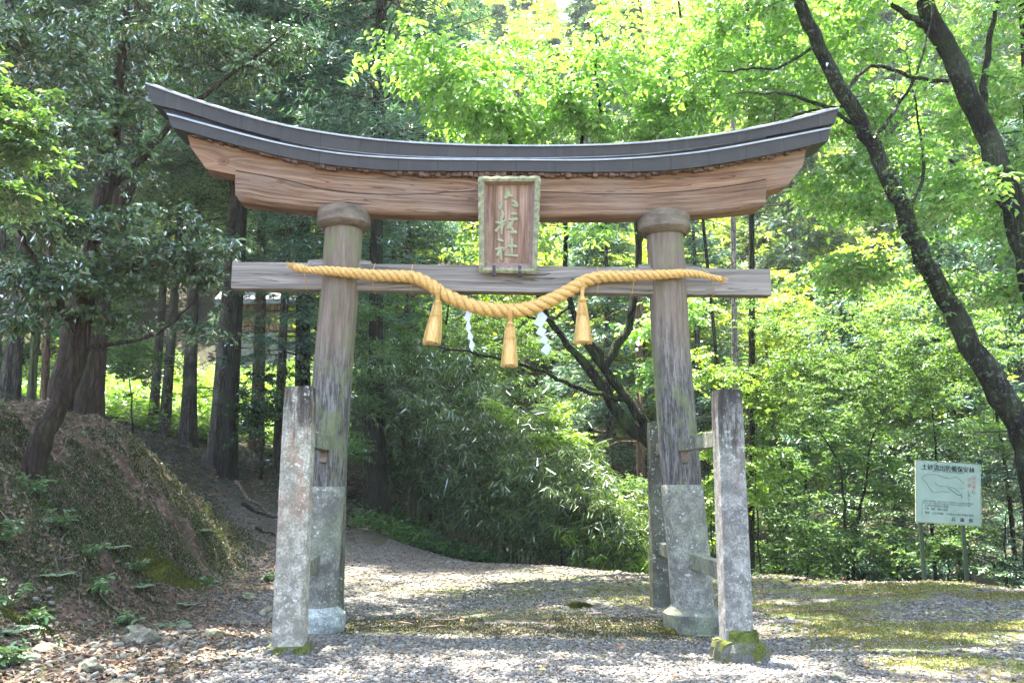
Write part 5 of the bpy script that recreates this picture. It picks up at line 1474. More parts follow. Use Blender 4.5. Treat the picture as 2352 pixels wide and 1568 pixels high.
shrub("shrub", "dark bush right of the notice board at the edge of the view",
      [([(2310,1350),(2310,1280),(2310,1180)],14.2,.03)], [(2330,1150,14.6,90,160,.7,90),(2310,1290,14.2,90,50,.5,40)], 49, G_EVER, L=.075, W=.033)
shrub("shrub", "dark undergrowth bush behind the notice board",
      [([(2200,1330),(2200,1200),(2200,1100)],17.6,.03)], [(2180,1100,17.6,150,150,.9,90),(2050,1150,18,130,130,.9,60)], 50, G_EVER, L=.085, W=.04)
shrub("shrub", "green bush low behind the right pillar",
      [([(1560,1320),(1560,1250),(1560,1180)],18.5,.03)], [(1570,1200,18.5,100,110,.8,60),(1400,1180,20,110,100,.8,50)], 51, G_MAPLE, L=.085, W=.045)
shrub("shrub", "large dark bush in the hollow beyond the young trees",
      [([(1850,1290),(1850,1100),(1850,950)],19.5,.04)], [(1830,950,19.5,170,160,1.0,110),(1960,1100,19.5,150,150,1.0,70),(2100,900,20,150,150,1.0,70)], 52, G_MAPLE, L=.10, W=.05)

# ---- left middle distance: lit shrubs between the cedars
shrub("shrub", "silvery lit broadleaved bush between brown cedar and the left stone post",
      [([(600,1080),(605,980),(600,900)],21,.04)], [(610,870,21,80,80,.8,50),(600,980,21,75,90,.7,60),(660,920,21,50,90,.6,26)], 61, G_EVER, L=.12, W=.05, horiz=.85)
shrub("shrub", "sunlit yellow green bush seen between the cedar trunks",
      [([(300,990),(300,950),(305,900)],29,.05)], [(300,930,29,120,70,1.2,80),(180,900,30,100,60,1.2,40)], 62, G_YELL, L=.14, W=.08)
shrub("shrub", "bright bush behind the cedar with the flared foot",
      [([(470,1000),(470,950),(470,900)],30,.05)], [(460,900,30,110,90,1.4,90)], 63, G_YELL, L=.14, W=.08)
shrub("shrub", "sunlit bush behind the thin trunks on the bank",
      [([(60,920),(60,880),(60,840)],28,.05)], [(70,860,28,110,60,1.4,60)], 64, G_YELL, L=.14, W=.08)
shrub("sapling", "understory sapling with green leaves behind the big double cedar",
      [([(310,990),(300,900),(290,800)],23,.03)], [(290,820,23,110,80,1.0,60),(250,700,24,110,80,1,40)], 65, G_MAPLE, L=.10, W=.05)
shrub("sapling", "dark leafed sapling between the left pillar and the dark trunk beyond",
      [([(840,1130),(838,1000),(845,850)],19,.03)], [(850,850,18.6,70,110,.7,50),(850,700,18.8,90,80,.7,36),(840,1000,18.6,45,90,.6,26)], 66, G_MAPLE, L=.085, W=.04)

shrub("shrub", "sunlit yellow green bush on the right shoulder of the bamboo thicket",
      [([(1290,1280),(1280,1150),(1250,1020)],17.3,.03)], [(1215,925,17.7,95,60,.5,40),(1290,1000,17.2,70,60,.5,34),(1390,1190,16.7,70,60,.4,30)], 67, G_YELL, L=.10, W=.05)
# ---- broadleaved evergreen behind the thicket
shrub("evergreen_tree", "dark broadleaved evergreen rising behind the bamboo thicket under the tie beam",
      [([(1000,1230),(1005,1000),(1010,850),(1030,700)],21.5,.10), ([(1000,1230),(960,1000),(940,800)],21.5,.08)],
      [(960,760,21.5,130,110,1.2,90),(1100,760,21.5,130,110,1.2,80),(1230,800,21.5,120,120,1.2,70),(1020,880,20.8,180,90,1.0,100)], 71, G_MAPLE, L=.11, W=.045, cat="tree")

# ---- bamboo grass thicket
def thicket(name, label, seed, hull, ncl, leaf, dark_stems=True, kind='stuff', cat=None, L=.24, W=.032):
    """hull: list of (px, ground D, height m); culms fill a strip behind the gravel edge"""
    rs = np.random.RandomState(seed); mb = MB(); t0 = []; t1 = []
    for k in range(ncl):
        q = rs.rand() * (len(hull) - 1); i = int(q); f = q - i
        a, b = hull[i], hull[i+1]
        px = a[0] + (b[0]-a[0]) * f; D = a[1] + (b[1]-a[1]) * f + rs.rand() ** 1.3 * 3.2 + .05; H = (a[2] + (b[2]-a[2]) * f) * rs.uniform(.35, 1.0)
        x, y = xy_at(px, D); z = gz(x, y) - .05
        ld = rs.normal(0, .22, 2) + np.array([.05, -.22]); H *= 1.0
        P = [np.array([x + ld[0]*H*s*s, y + ld[1]*H*s*s, z + H*(s - .10*s*s)]) for s in (0, .3, .6, .85, 1.0)]
        mb.tube(P, [.006, .0055, .0045, .003, .001], 4, cap=False)
        nb = int(4 + H * 2.8)
        for j in range(nb):
            s = .30 + .70 * rs.rand(); k2 = min(int(s * 4), 3); p = P[k2] + (P[k2+1]-P[k2]) * (s*4 - k2 if s < 1 else 1)
            d = rs.normal(0, 1, 3); d[2] = abs(d[2]) * .4 - .1; d /= np.linalg.norm(d); t0.append(p); t1.append(p + d * rs.uniform(.18, .42))
    t0 = np.array(t0); t1 = np.array(t1)
    V, Q = twig_leaves(t0, t1, 6, L, W, rs, droop=.55, flat=.8, rnd=.7, side=.6)
    c = t0.mean(0); c[2] = 0
    root = empty(name, tuple(c)); tag(root, label, cat, kind=kind)
    mb.v = [(p[0]-c[0], p[1]-c[1], p[2]-c[2]) for p in mb.v]
    mb.build("stems", mat_simple("bamboo_stem", (0.09,0.085,0.04), (0.24,0.20,0.12), 5, .7), root)
    fast_obj("foliage", V - c, Q, leaf, root)
thicket("bamboo_thicket", "dense thicket of bamboo grass behind the gate on the far side of the gravel", 81,
        [(850,20.8,3.6),(900,20.6,4.6),(980,20.3,5.2),(1080,19.2,4.6),(1180,18.2,3.9),(1270,17.4,3.1),(1340,16.8,2.5),(1400,16.4,1.8),(1440,16.3,1.2)], 1500, G_BAMB)
thicket("bright_bamboo_grass", "sunlit yellow green bamboo grass at the right end of the thicket", 82,
        [(1330,16.7,1.3),(1400,16.2,1.25),(1450,16.1,.9),(1500,16.0,.7)], 200, G_YELL)
thicket("weeds", "low weeds along the far edge of the gravel on the right", 83,
        [(1560,15.2,.35),(1750,15.0,.4),(1900,14.6,.35),(2100,13.9,.4),(2352,13.1,.45)], 260, G_MAPLE, L=.11, W=.03)

# ---- ivy on the leaning trunk (foliage clumps growing from it)
rs = np.random.RandomState(91)
pth = smooth_curve([at(2242,812,11.0), at(2172,690,11.0), at(2108,570,10.9), at(2068,470,10.8), at(2012,345,10.7)], 60)
c = pth[rs.randint(8, 60, 150)] + rs.normal(0, .10, (150, 3)); t1 = c + nrm(rs.normal(size=(150, 3))) * .2
V, Q = twig_leaves(c, t1, 7, .075, .045, rs, .3, .8, .6)
o = fast_obj("ivy", V, Q, G_MAPLE); tag(o, "green ivy leaves climbing the leaning dark trunk at right", "ivy")

# ---- added unseen tree, its crown shaped to shade the court and leave sun flecks
rs = np.random.RandomState(123)
T = np.stack([rs.uniform(-8.5, 9.5, 900), rs.uniform(6.0, 13.2, 900), rs.uniform(10.2, 12.8, 900)], 1)
gap = vnoise(T[:, 0] + 3, T[:, 1] + 8, .55) + .35 * (vnoise(T[:, 0], T[:, 1], 1.6) - .5)
T = T[gap > .22]
make_tree("added_shade_tree", "added unseen tree at the right, its crown shaped to shade the gravel court", "tree",
    [([(10.2,6.5,-.2), (10.0,6.6,2.5), (9.2,7.0,5.5), (7.8,8.0,8.2), (5.5,9.0,10.0), (2.0,9.8,11.0), (-2.0,10.2,11.3), (-6.5,10.4,11.5)], [.38,.33,.28,.22,.16,.12,.08,.03]),
     ([(9.2,7.0,5.5), (8.8,9.0,8.0), (8.0,11.5,10.0), (6.5,12.5,11.0)], [.2,.15,.09,.03]),
     ([(5.5,9.0,10.0), (3.5,11.0,10.9), (1.0,12.3,11.4)], [.14,.09,.03])],
    [], B_DARK, G_CHERRY2, 124, twigs=5, m=7, L=.15, W=.085, tlen=.55, droop=.2, rnd=.5, zmin=6.0, targets=T, horiz=.7)

# ================================================================== shrine building up the slope
def building():
    D = 40.0
    x0 = at(535, 740, D)[0]; x1 = at(665, 740, D)[0]; zb = at(600, 765, D)[2]; zt = at(600, 700, D)[2]
    y0 = D; y1 = D + 5; zg = min(gz(x0, D), gz(x1, D)) - 1
    root = empty("shrine_hall", ((x0+x1)/2, (y0+y1)/2, zb)); L = root.location
    tag(root, "distant wooden hall with orange brown walls glimpsed between the cedars on the left", "building")
    def part(nm, boxes, m):
        mb = MB()
        for b in boxes: mb.box(b[0]-L.x, b[1]-L.x, b[2]-L.y, b[3]-L.y, b[4]-L.z, b[5]-L.z)
        return bevel(mb.build(nm, m, root, smooth=False), .02)
    wallm = mat_simple("hall_wall", (0.34,0.17,0.07), (0.52,0.29,0.13), 3, .8, (1, 1, 3))
    part("wall", [(x0, x1, y0, y1, zb, zt)], wallm)
    part("foundation", [(x0-.3, x1+.3, y0-.3, y1+.3, zg, zb)], mat_stone("hall_stone", (0.25,0.24,0.21)))
    tim = mat_simple("hall_timber", (0.13,0.075,0.04), (0.25,0.15,0.09), 4, .8)
    for i in range(9):
        x = x0 + (x1-x0) * i / 8
        part("post", [(x-.1, x+.1, y0-.06, y0+.05, zb, zt)], tim)
    part("sill", [(x0, x1, y0-.04, y0+.04, zb+.02, zb+.2)], tim)
    mb = MB(); ym = (y0+y1)/2; e = .7
    pts = [(x0-e, y0-e, zt-.1), (x1+e, y0-e, zt-.1), (x1+e, ym, zt+1.9), (x0-e, ym, zt+1.9), (x0-e, y1+e, zt-.1), (x1+e, y1+e, zt-.1)]
    pts = [(a-L.x, b-L.y, c-L.z) for a, b, c in pts]; pts += [(a, b, c+.25) for a, b, c in pts]
    mb.v = pts; mb.f = [(0,3,2,1), (3,4,5,2), (6,7,8,9), (9,8,11,10), (0,1,7,6), (5,4,10,11), (1,2,8,7), (2,5,11,8), (0,6,9,3), (3,9,10,4)]
    mb.build("roof", mat_simple("hall_roof", (0.10,0.10,0.10), (0.17,0.17,0.17), 5, .6, spec=.3), root, smooth=False)
building()

# ================================================================== ground litter
rs = np.random.RandomState(5)
def ico():
    p = (1 + 5 ** .5) / 2
    V = nrm(np.array([(-1,p,0),(1,p,0),(-1,-p,0),(1,-p,0),(0,-1,p),(0,1,p),(0,-1,-p),(0,1,-p),(p,0,-1),(p,0,1),(-p,0,-1),(-p,0,1)], float))
    F = np.array([(0,11,5),(0,5,1),(0,1,7),(0,7,10),(0,10,11),(1,5,9),(5,11,4),(11,10,2),(10,7,6),(7,1,8),(3,9,4),(3,4,2),(3,2,6),(3,6,8),(3,8,9),(4,9,5),(2,4,11),(6,2,10),(8,6,7),(9,8,1)])
    return V, F
IV, IF = ico()
def pebbles(name, label, X, Y, size, mat, sink=.35, flat=.62, seed=1):
    r = np.random.RandomState(seed); N = len(X)
    Z = ground_z(X, Y)
    sc = size[:, None] * np.stack([r.uniform(.75, 1.3, N), r.uniform(.7, 1.15, N), r.uniform(.75, 1.1, N) * flat], 1)
    V = IV[None] * (1 + r.uniform(-.20, .20, (N, 12, 1)))
    V = V * sc[:, None]
    a = r.rand(N) * 6.283; t = r.normal(0, .25, N); c, s = np.cos(a)[:, None], np.sin(a)[:, None]
    V[..., 2] += V[..., 0] * t[:, None]
    x = V[..., 0] * c - V[..., 1] * s; y = V[..., 0] * s + V[..., 1] * c
    V = np.stack([x + X[:, None], y + Y[:, None], V[..., 2] + (Z + size * flat * sink)[:, None]], -1).reshape(-1, 3)
    F = (IF[None] + (np.arange(N) * 12)[:, None, None]).reshape(-1, 3)
    o = fast_obj(name, V, F, mat, k=3, smooth=False)
    tag(o, label, kind='stuff')
    return o
def mat_pebble(name, cols, rough=.75):
    t = NT(name); g = t.new("NewGeometry"); rnd = g.outputs['Random Per Island']
    col = t.ramp(rnd, [(i / (len(cols) - 1), c) for i, c in enumerate(cols)])
    n = t.noise(t.map(), 60, 3, .6); col = t.mix(.35, col, t.ramp(n, [(.3, .55), (.7, 1.0)]), 'MULTIPLY')
    return t.fin(col, rough, spec=.3)
PEB = mat_pebble("gravel_stone", [(0.042,0.038,0.033),(0.078,0.073,0.064),(0.11,0.105,0.097),(0.145,0.138,0.125),(0.195,0.183,0.158),(0.12,0.09,0.06),(0.10,0.10,0.097),(0.28,0.268,0.24)])
def scatter(n, x0, x1, y0, y1, fn):
    X = rs.uniform(x0, x1, n); Y = rs.uniform(y0, y1, n); k = rs.rand(n) < fn(X, Y); return X[k], Y[k]
def mossy(X, Y):
    m = vnoise(X * .55 + 9, Y * 1.4, 1.1); w_ = np.clip((X - 2.6) / .8, 0, 1) * .75 + .15
    shade_band = np.exp(-((Y - 9.4) / .76) ** 4) * (np.abs(X) < 2.5)
    mid = np.exp(-((Y - 11.4) / 1.2) ** 2) * np.clip((X + 1.4) / .8, 0, 1) * .55
    return np.clip(np.clip((m - .40) * 6, 0, 1) * (w_ + mid) + np.clip((X - 2.6) / .8, 0, 1) * .45 + shade_band * .93, 0, .97)
X, Y = scatter(190000, -5.2, 9.0, 6.3, 12.0, lambda x, y: gravel_mask(x, y) * np.clip(1.25 - (y - 6.3) / 7.5, .3, 1) * (1 - mossy(x, y)))
pebbles("gravel", "grey and buff gravel covering the court under the gate", X, Y, rs.lognormal(-4.45, .38, len(X)).clip(.005, .032), PEB, seed=2)
X, Y = scatter(26000, -6.5, 9.0, 12.0, 22.0, lambda x, y: gravel_mask(x, y) * .8 * (1 - .6 * mossy(x, y)))
pebbles("distant_gravel", "gravel on the far part of the court and the path behind", X, Y, rs.uniform(.014, .026, len(X)), mat_pebble("dirty_gravel_stone", [(0.035,0.031,0.027),(0.07,0.063,0.055),(0.10,0.093,0.083),(0.14,0.13,0.115),(0.10,0.075,0.052),(0.22,0.21,0.19)]), seed=3)
# coarse stones where the bank meets the court
STN = mat_pebble("bank_stone", [(0.07,0.06,0.045),(0.13,0.115,0.085),(0.19,0.175,0.135),(0.11,0.11,0.085),(0.26,0.25,0.21)])
X, Y = scatter(2100, -5.6, -1.9, 6.2, 9.4, lambda x, y: np.clip(1 - np.abs(x + 3.3) / 2.1, 0, 1) * .75)
pebbles("rubble", "coarse broken stones at the foot of the bank beside the left post", X, Y, rs.uniform(.018, .045, len(X)), STN, seed=4, flat=.7)
# single rocks
def rock(x, y, r, label, seed, moss=0.0):
    rg_ = np.random.RandomState(seed); import bmesh
    bm = bmesh.new(); bmesh.ops.create_icosphere(bm, subdivisions=3, radius=1.0)
    for v in bm.verts:
        n_ = mnoise.noise(v.co * 1.3 + Vector((seed, 0, 0))) * .45 + mnoise.noise(v.co * 3.1 + Vector((0, seed, 0))) * .14
        v.co *= (1 + n_); v.co.x *= 1.2; v.co.z *= .62
    me = bpy.data.meshes.new("rock"); bm.to_mesh(me); bm.free(); me.transform(Matrix.Scale(r, 4))
    me.materials.append(M_ROCKM if moss else M_ROCK); me.polygons.foreach_set("use_smooth", [True] * len(me.polygons)); me.set_sharp_from_angle(angle=R(30))
    o = bpy.data.objects.new("rock", me); C.objects.link(o); o.location = (x, y, gz(x, y) + r * .25); o.rotation_euler = (rg_.uniform(-.3, .3), rg_.uniform(-.3, .3), rg_.uniform(0, 6))
    tag(o, label, "rock", "loose rocks at the foot of the bank")
M_ROCK = mat_stone("rock_stone", (0.19,0.175,0.13), green=.3, lichen=.4); M_ROCKM = mat_stone("mossy_rock_stone", (0.16,0.165,0.11), green=.9, lichen=.2)
for i, (px, py, r, lb, ms) in enumerate([(318,1408,.11,"pale pointed rock lying in leaf litter below the mossy bank",0),(575,1352,.09,"mossy green rock beside the path at the foot of the bank",1),
        (618,1372,.085,"flat sandy rock behind the left front stone post",0),(488,1445,.10,"flat grey slab like rock at the gravel's left edge",0),(330,1468,.13,"largest square rock in the lower left litter",0),
        (565,1400,.07,"small dark rock just left of the left post",0),(105,1480,.10,"buff rock among leaves near the lower left corner",0),(270,1550,.10,"rounded pale rock at the bottom edge left",0),
        (425,1412,.08,"small angular rock in the runnel",0),(210,1520,.09,"brown rock partly covered by leaves at lower left",0)]):
    p = on_ground(px, py, .1); rock(p[0], p[1], r, lb, 40 + i, ms)
p = on_ground(1418, 1322, 0); rock(p[0], p[1], .07, "small black stone lying alone on the gravel behind the gate", 61)
p = on_ground(1925, 1562, 0); rock(p[0], p[1], .06, "pale rounded stone at the bottom edge right of the mossy block", 62)

# fallen leaves
FALL = mat_leaf("fallen_leaf", [(0.035,0.022,0.014),(0.07,0.043,0.03),(0.12,0.08,0.056),(0.19,0.145,0.11),(0.055,0.03,0.02),(0.18,0.11,0.045)], .1, .6, .10, (1,1,1), .8)
FALL2 = mat_leaf("fresh_fallen_leaf", [(0.50,0.36,0.06),(0.45,0.42,0.12),(0.48,0.20,0.05),(0.30,0.05,0.03),(0.25,0.33,0.07),(0.38,0.22,0.12)], .15, .5, .15, (1,1,1), .8)
def fallen(name, label, X, Y, L, mat, seed, lift=.012):
    r = np.random.RandomState(seed); N = len(X); e = .05
    Z = ground_z(X, Y); zx = (ground_z(X + e, Y) - Z) / e; zy = (ground_z(X, Y + e) - Z) / e
    n = nrm(np.stack([-zx, -zy, np.ones(N)], 1) + r.normal(0, .32, (N, 3)))
    a = r.rand(N) * 6.283; d = np.stack([np.cos(a), np.sin(a), np.zeros(N)], 1); d = d - n * (d * n).sum(1)[:, None]
    sz = r.uniform(.6, 1.3, N) * L
    V, Q = leaf_geo(np.stack([X, Y, Z + lift + r.rand(N) * .012], 1), d, n, sz, sz * r.uniform(.35, .6, N), fold=.3, curl=.15)
    o = fast_obj(name, V, Q, mat); tag(o, label, kind='stuff')
bankd = lambda x, y: np.clip((-3.3 - x) / .6, 0, 1) * .95 * (1 - .55 * (vnoise(x, y, 1.1) > .55)) * (1 - .72 * ((x > -6.6) & (x < -4.7) & (y > 9.3)))
X, Y = scatter(42000, -8.5, -2.3, 6.0, 17.5, lambda x, y: np.maximum(bankd(x, y), .8 * (x < -2.5 + (y - 9) * -.1) * (y < 10)))
fallen("fallen_leaves", "brown leaf litter covering the bank and its foot", X, Y, .065, FALL, 1)
X, Y = scatter(9000, -3.5, 9.0, 6.3, 15, lambda x, y: .25 + .7 * (x > 3))
fallen("scattered_leaves", "small dry leaves and scraps scattered over gravel and moss", X, Y, .034, FALL, 2)
X, Y = scatter(190, -6.0, 9.0, 6.6, 15, lambda x, y: x * 0 + 1)
fallen("coloured_leaves", "yellow and red fallen leaves dotted over the court", X, Y, .065, FALL2, 3, .02)
X, Y = scatter(14000, -14, -3, 17, 30, lambda x, y: (1 - gravel_mask(x, y)) * .8)
fallen("forest_litter", "brown litter on the forest floor under the cedars", X, Y, .10, FALL, 4)
# twigs and roots on the bank
mb = MB(); r = random.Random(8)
for i in range(420):
    x = r.uniform(-8, -3.2) if i < 330 else r.uniform(-3, 8.5); y = r.uniform(6.4, 16) if i < 330 else r.uniform(7, 14); a = r.uniform(0, 6.28); L = r.uniform(.12, .7) * (1 if i < 330 else .5)
    P = []
    for s in range(4):
        xx = x + math.cos(a) * L * s / 3 + r.uniform(-.02, .02); yy = y + math.sin(a) * L * s / 3 + r.uniform(-.02, .02)
        P.append((xx, yy, gz(xx, yy) + .012 + r.uniform(0, .03)))
    mb.tube(P, [r.uniform(.003, .009)] * 3 + [.002], 4, cap=False)
tag(mb.build("fallen_twigs", mat_simple("dead_twig", (0.06,0.045,0.035), (0.20,0.15,0.115), 9, .85), None), "thin dead twigs strewn over bank and court", kind='stuff')
# surface roots by the climbing path
def path_on_ground(pts, r0, r1, name, label, mat, cat, up=.03, n=16):
    P = smooth_curve([(a, b) for a, b in pts], n); r = random.Random(len(pts) + int(pts[0][0]*10))
    mb = MB(); Q = [(p[0], p[1], gz(p[0], p[1]) + up * (1 + .6 * math.sin(i * .9))) for i, p in enumerate(P)]
    c = Vector(Q[0]); mb.tube([Vector(q) - c for q in Q], [r0 + (r1-r0) * i / (n-1) for i in range(n)], 7, jit=.08, rng=r)
    o = mb.build(name, mat, None); o.location = c; tag(o, label, cat)
wood_d = mat_bark("root_bark", (0.10,0.065,0.045), (0.30,0.22,0.16))
def gp(px, py, D): return at(px, py, D)[:2]
path_on_ground([gp(545,1050,20.3), gp(570,1075,19.6), gp(600,1090,19.2), gp(640,1110,18.6)], .05, .015, "root", "pale surface root running down from the stout dark pair toward the path", wood_d, "root")
path_on_ground([gp(560,1095,19.0), gp(600,1100,18.7), gp(650,1098,18.5)], .045, .02, "fallen_branch", "dark fallen branch lying across the slope by the path", B_DARK, "branch")
path_on_ground([gp(590,1160,17.6), gp(620,1168,17.4), gp(650,1180,17.2)], .03, .012, "fallen_branch", "short broken branch lying on the gravel path", B_DARK, "branch")
path_on_ground([on_ground(1820,1338)[:2], on_ground(1850,1335)[:2], on_ground(1890,1332)[:2]], .02, .01, "fallen_branch", "thin dark stick on moss right of the right stone post", B_DARK, "branch", .02)

# ferns, seedlings
FERN = mat_leaf("fern_leaf", [(0.06,0.13,0.05),(0.09,0.18,0.07),(0.12,0.22,0.09)], .35, .5, .2, (1.8,1.7,.7), 1.0)
def fern(px, py, D, r, label, seed, fronds=7):
    x, y = gp(px, py, D); z = gz(x, y); q = np.random.RandomState(seed); A = []; B_ = []
    mb = MB(); pos = []; d = []; n = []; L = []
    for k in range(fronds):
        a = 6.283 * k / fronds + q.uniform(-.3, .3); o = np.array([math.cos(a), math.sin(a), 0]); s_ = np.array([-o[1], o[0], 0]); ln = r * q.uniform(.7, 1.1)
        P = [o * ln * t + np.array([0, 0, ln * (.75 * t - .62 * t * t)]) for t in np.linspace(0, 1, 14)]
        mb.tube(P, [.004 * (1 - .07 * i) for i in range(14)], 3, cap=False)
        for i in range(2, 14):
            w_ = ln * .30 * math.sin(math.pi * min((i + 1) / 14, 1)) + .02
            for sg in (-1, 1):
                pos.append(P[i]); d.append(s_ * sg + o * .35 + np.array([0, 0, -.12])); n.append(np.array([0, 0, 1.0]) + q.normal(0, .2, 3)); L.append(w_)
    L = np.array(L); V, Q = kite_geo(np.array(pos), np.array(d), np.array(n), L, L * .28 + .006)
    root = empty("fern", (x, y, z)); tag(root, label, "fern", "ferns on the bank")
    mb.build("stem", G_MAPLE, root); fast_obj("frond", V, Q, FERN, root)
fern(272,1068,11.6,.26,"upright pale fern near the top middle of the mossy bank",1)
fern(470,1072,14.6,.24,"small fern on the crest above the dark mossy face",2)
fern(332,1150,11.2,.22,"small fern in the middle of the bank's leafy face",3)
fern(140,1200,9.6,.22,"low fern on the left of the bank among seedlings",4)
fern(445,1290,11.6,.2,"little fern low on the mossy face near its foot",5)
fern(400,1385,10.1,.24,"flat bright fern in the runnel below the bank",6,9)
fern(160,1020,11.0,.22,"small fern beside the leaning brown trunk's foot",7)
fern(30,1400,8.0,.26,"pale green fern at the lower left edge",8,9)
fern(40,1490,7.3,.26,"pale green fern in the lower left corner",9,9)
SEED = mat_leaf("seedling_leaf", [(0.05,0.12,0.04),(0.08,0.17,0.05),(0.11,0.22,0.06)], .4, .35, .3, (1.8,1.7,.6), 1.0)
def seedling(px, py, D, h, label, seed, n=5, L=.09, leaf=None):
    x, y = gp(px, py, D); z = gz(x, y); q = np.random.RandomState(seed); mb = MB(); t0 = []; t1 = []
    for k in range(n):
        a = q.uniform(0, 6.28); lean = q.uniform(.1, .6); hh = h * q.uniform(.6, 1.1); o = np.array([math.cos(a), math.sin(a), 0])
        P = [o * lean * hh * t * t + np.array([0, 0, hh * t]) for t in (0, .4, .75, 1)]
        mb.tube(P, [.005, .004, .003, .001], 4, cap=False); 
        for j in (2, 3): t0.append(P[j-1]); t1.append(P[j] + q.normal(0, .03, 3))
        t0.append(P[3] - o * .02); t1.append(P[3] + o * .06 + q.normal(0, .03, 3))
    V, Q = twig_leaves(np.array(t0), np.array(t1), 6, L, L * .42, q, .1, 1.0, .35)
    root = empty("seedling", (x, y, z)); tag(root, label, "plant", "seedlings on the bank")
    mb.build("stem", B_RED, root); fast_obj("foliage", V, Q, leaf or SEED, root)
for i, a in enumerate([(100,1010,10.2,.30,"upright seedling on top of the bank below the thin trunks"),(25,1075,9.4,.30,"leafy seedling at the left edge under the bank's crest"),(150,1130,10.0,.30,"pair of glossy seedlings in the middle left of the bank"),
        (215,1170,10.2,.26,"bright seedling at the centre of the bank's face"),(235,1225,9.9,.22,"low spreading seedling below the centre of the bank"),(40,1180,8.9,.4,"taller dark stemmed seedling at the left edge"),
        (330,1120,11.4,.22,"pale seedling near the fern in the bank's upper face"),(95,1290,8.6,.18,"tiny seedling low on the left slope"),(480,1290,12.6,.14,"tiny sprig on the yellow moss at the bank's nose"),
        (300,1340,9.8,.14,"sprig in the leaf litter below the bank"),(20,1540,7.0,.16,"sprig in the very lower left corner"),(620,1270,14.0,.12,"small plant at the path's edge left of the post")]):
    seedling(*a, seed=70 + i)
seedling(978,1222,19.2,.30,"broad leaved plant at the foot of the bamboo thicket",99,7,.22)

# raised moss cushions on the bank's nose and by the posts
def cushion(x, y, rx, ry, h, label, seed, mat):
    r = np.random.RandomState(seed); n = 26; m_ = 12; V = []; F = []
    for i in range(m_ + 1):
        q = i / m_
        for k in range(n):
            a = 6.283 * k / n; rr = q * (1 + .22 * math.sin(3*a + seed) + .13 * math.sin(7*a + seed * 2)); xx = x + math.cos(a) * rx * rr; yy = y + math.sin(a) * ry * rr
            V.append((xx, yy, 0))
    V = np.array(V); Z = ground_z(V[:, 0], V[:, 1]); q = np.repeat(np.arange(m_ + 1) / m_, n)
    V[:, 2] = Z + h * (1 - q ** 2.2) + (vnoise(V[:, 0], V[:, 1], 14) - .5) * h * .5 * (1 - q) - .012 * (q > .95) + r.normal(0, .003, len(V))
    Q = [(i*n+k, i*n+(k+1) % n, (i+1)*n+(k+1) % n, (i+1)*n+k) for i in range(m_) for k in range(n)]
    V2 = V - np.array([x, y, Z[0]])
    o = fast_obj("moss_cushion", V2, np.array(Q), mat, smooth=True); o.location = (x, y, Z[0]); tag(o, label, "moss")
    m2 = 5200; q = np.sqrt(r.rand(m2)) * 1.08; a = r.rand(m2) * 6.283; rr = q * (1 + .22 * np.sin(3*a + seed) + .13 * np.sin(7*a + seed * 2))
    X = x + np.cos(a) * rx * rr; Y = y + np.sin(a) * ry * rr; Z2 = ground_z(X, Y) + np.maximum(h * (1 - np.minimum(q, 1) ** 2.2), 0) - .004 - .01 * (q > 1)
    d = np.stack([r.normal(0, .5, m2), r.normal(0, .5, m2), np.ones(m2)], 1); L = r.uniform(.02, .048, m2)
    V, Q = kite_geo(np.stack([X, Y, Z2 + .006], 1) - np.array([x, y, Z[0]]), d, r.normal(0, 1, (m2, 3)), L, L * .35)
    fast_obj("moss_fronds", V, Q, mat, o)
M_MOSSY = mat_moss("yellow_moss", (0.05,0.06,0.010), (0.15,0.15,0.03)); M_MOSSD = mat_moss("dark_moss", (0.03,0.05,0.012), (0.09,0.125,0.028)); M_MOSSO = mat_moss("olive_moss", (0.09,0.08,0.02), (0.22,0.19,0.05))
for i, (px, py, D, rx, ry, h, lb, m_) in enumerate([(400,1280,12.3,.38,.45,.10,"bright yellow green moss on the nose of the bank",M_MOSSY),(360,1200,12.2,.22,.3,.06,"strip of yellow moss running up the bank's face",M_MOSSY),
        (60,1300,8.6,.3,.3,.06,"green moss patch low on the left slope",M_MOSSY)]):
    x, y = gp(px, py, D); cushion(x, y, rx, ry, h, lb, i + 1, m_)
for i, (px, py, rx, ry, h, lb) in enumerate([(1325,1392,.13,.07,.03,"small brown green moss tuft on gravel in the middle of the court"),(1575,1445,.28,.14,.05,"moss at the left foot of the right pillar's base")]):
    p = on_ground(px, py, 0); cushion(p[0], p[1], rx, ry, h, lb, i + 20, M_MOSSO)

# moss growing in patches over the court and the bank
def moss_field(n, x0, x1, y0, y1, dens, name, label, mat, seed, L0=.012, L1=.03):
    r = np.random.RandomState(seed); X = r.uniform(x0, x1, n); Y = r.uniform(y0, y1, n); k = r.rand(n) < dens(X, Y); X, Y = X[k], Y[k]; N = len(X)
    Z = ground_z(X, Y) - .004; d = np.stack([r.normal(0, .6, N), r.normal(0, .6, N), np.ones(N)], 1); L = r.uniform(L0, L1, N)
    V, Q = kite_geo(np.stack([X, Y, Z], 1), d, r.normal(0, 1, (N, 3)), L, L * .55)
    tag(fast_obj(name, V, Q, mat), label, kind='stuff')
def md(x, y):
    m = vnoise(x * .55 + 9, y * 1.4, 1.1) * .7 + vnoise(x + 3, y * 1.6, 3.1) * .3
    right = np.clip((x - 2.4) / .7, 0, 1); mid = np.exp(-((y - 11.3) / 1.2) ** 2) * np.clip((x + 1.5) / .8, 0, 1)
    shade_band = np.exp(-((y - 9.4) / .72) ** 4) * (np.abs(x) < 2.5)
    return np.clip((m - .47) * 9, 0, 1) * np.clip(right + mid + .06, 0, 1) * np.clip((15 - y) / 1.5, 0, 1) * np.clip((y - 6.9) / .8, .15, 1) * (1 - shade_band)
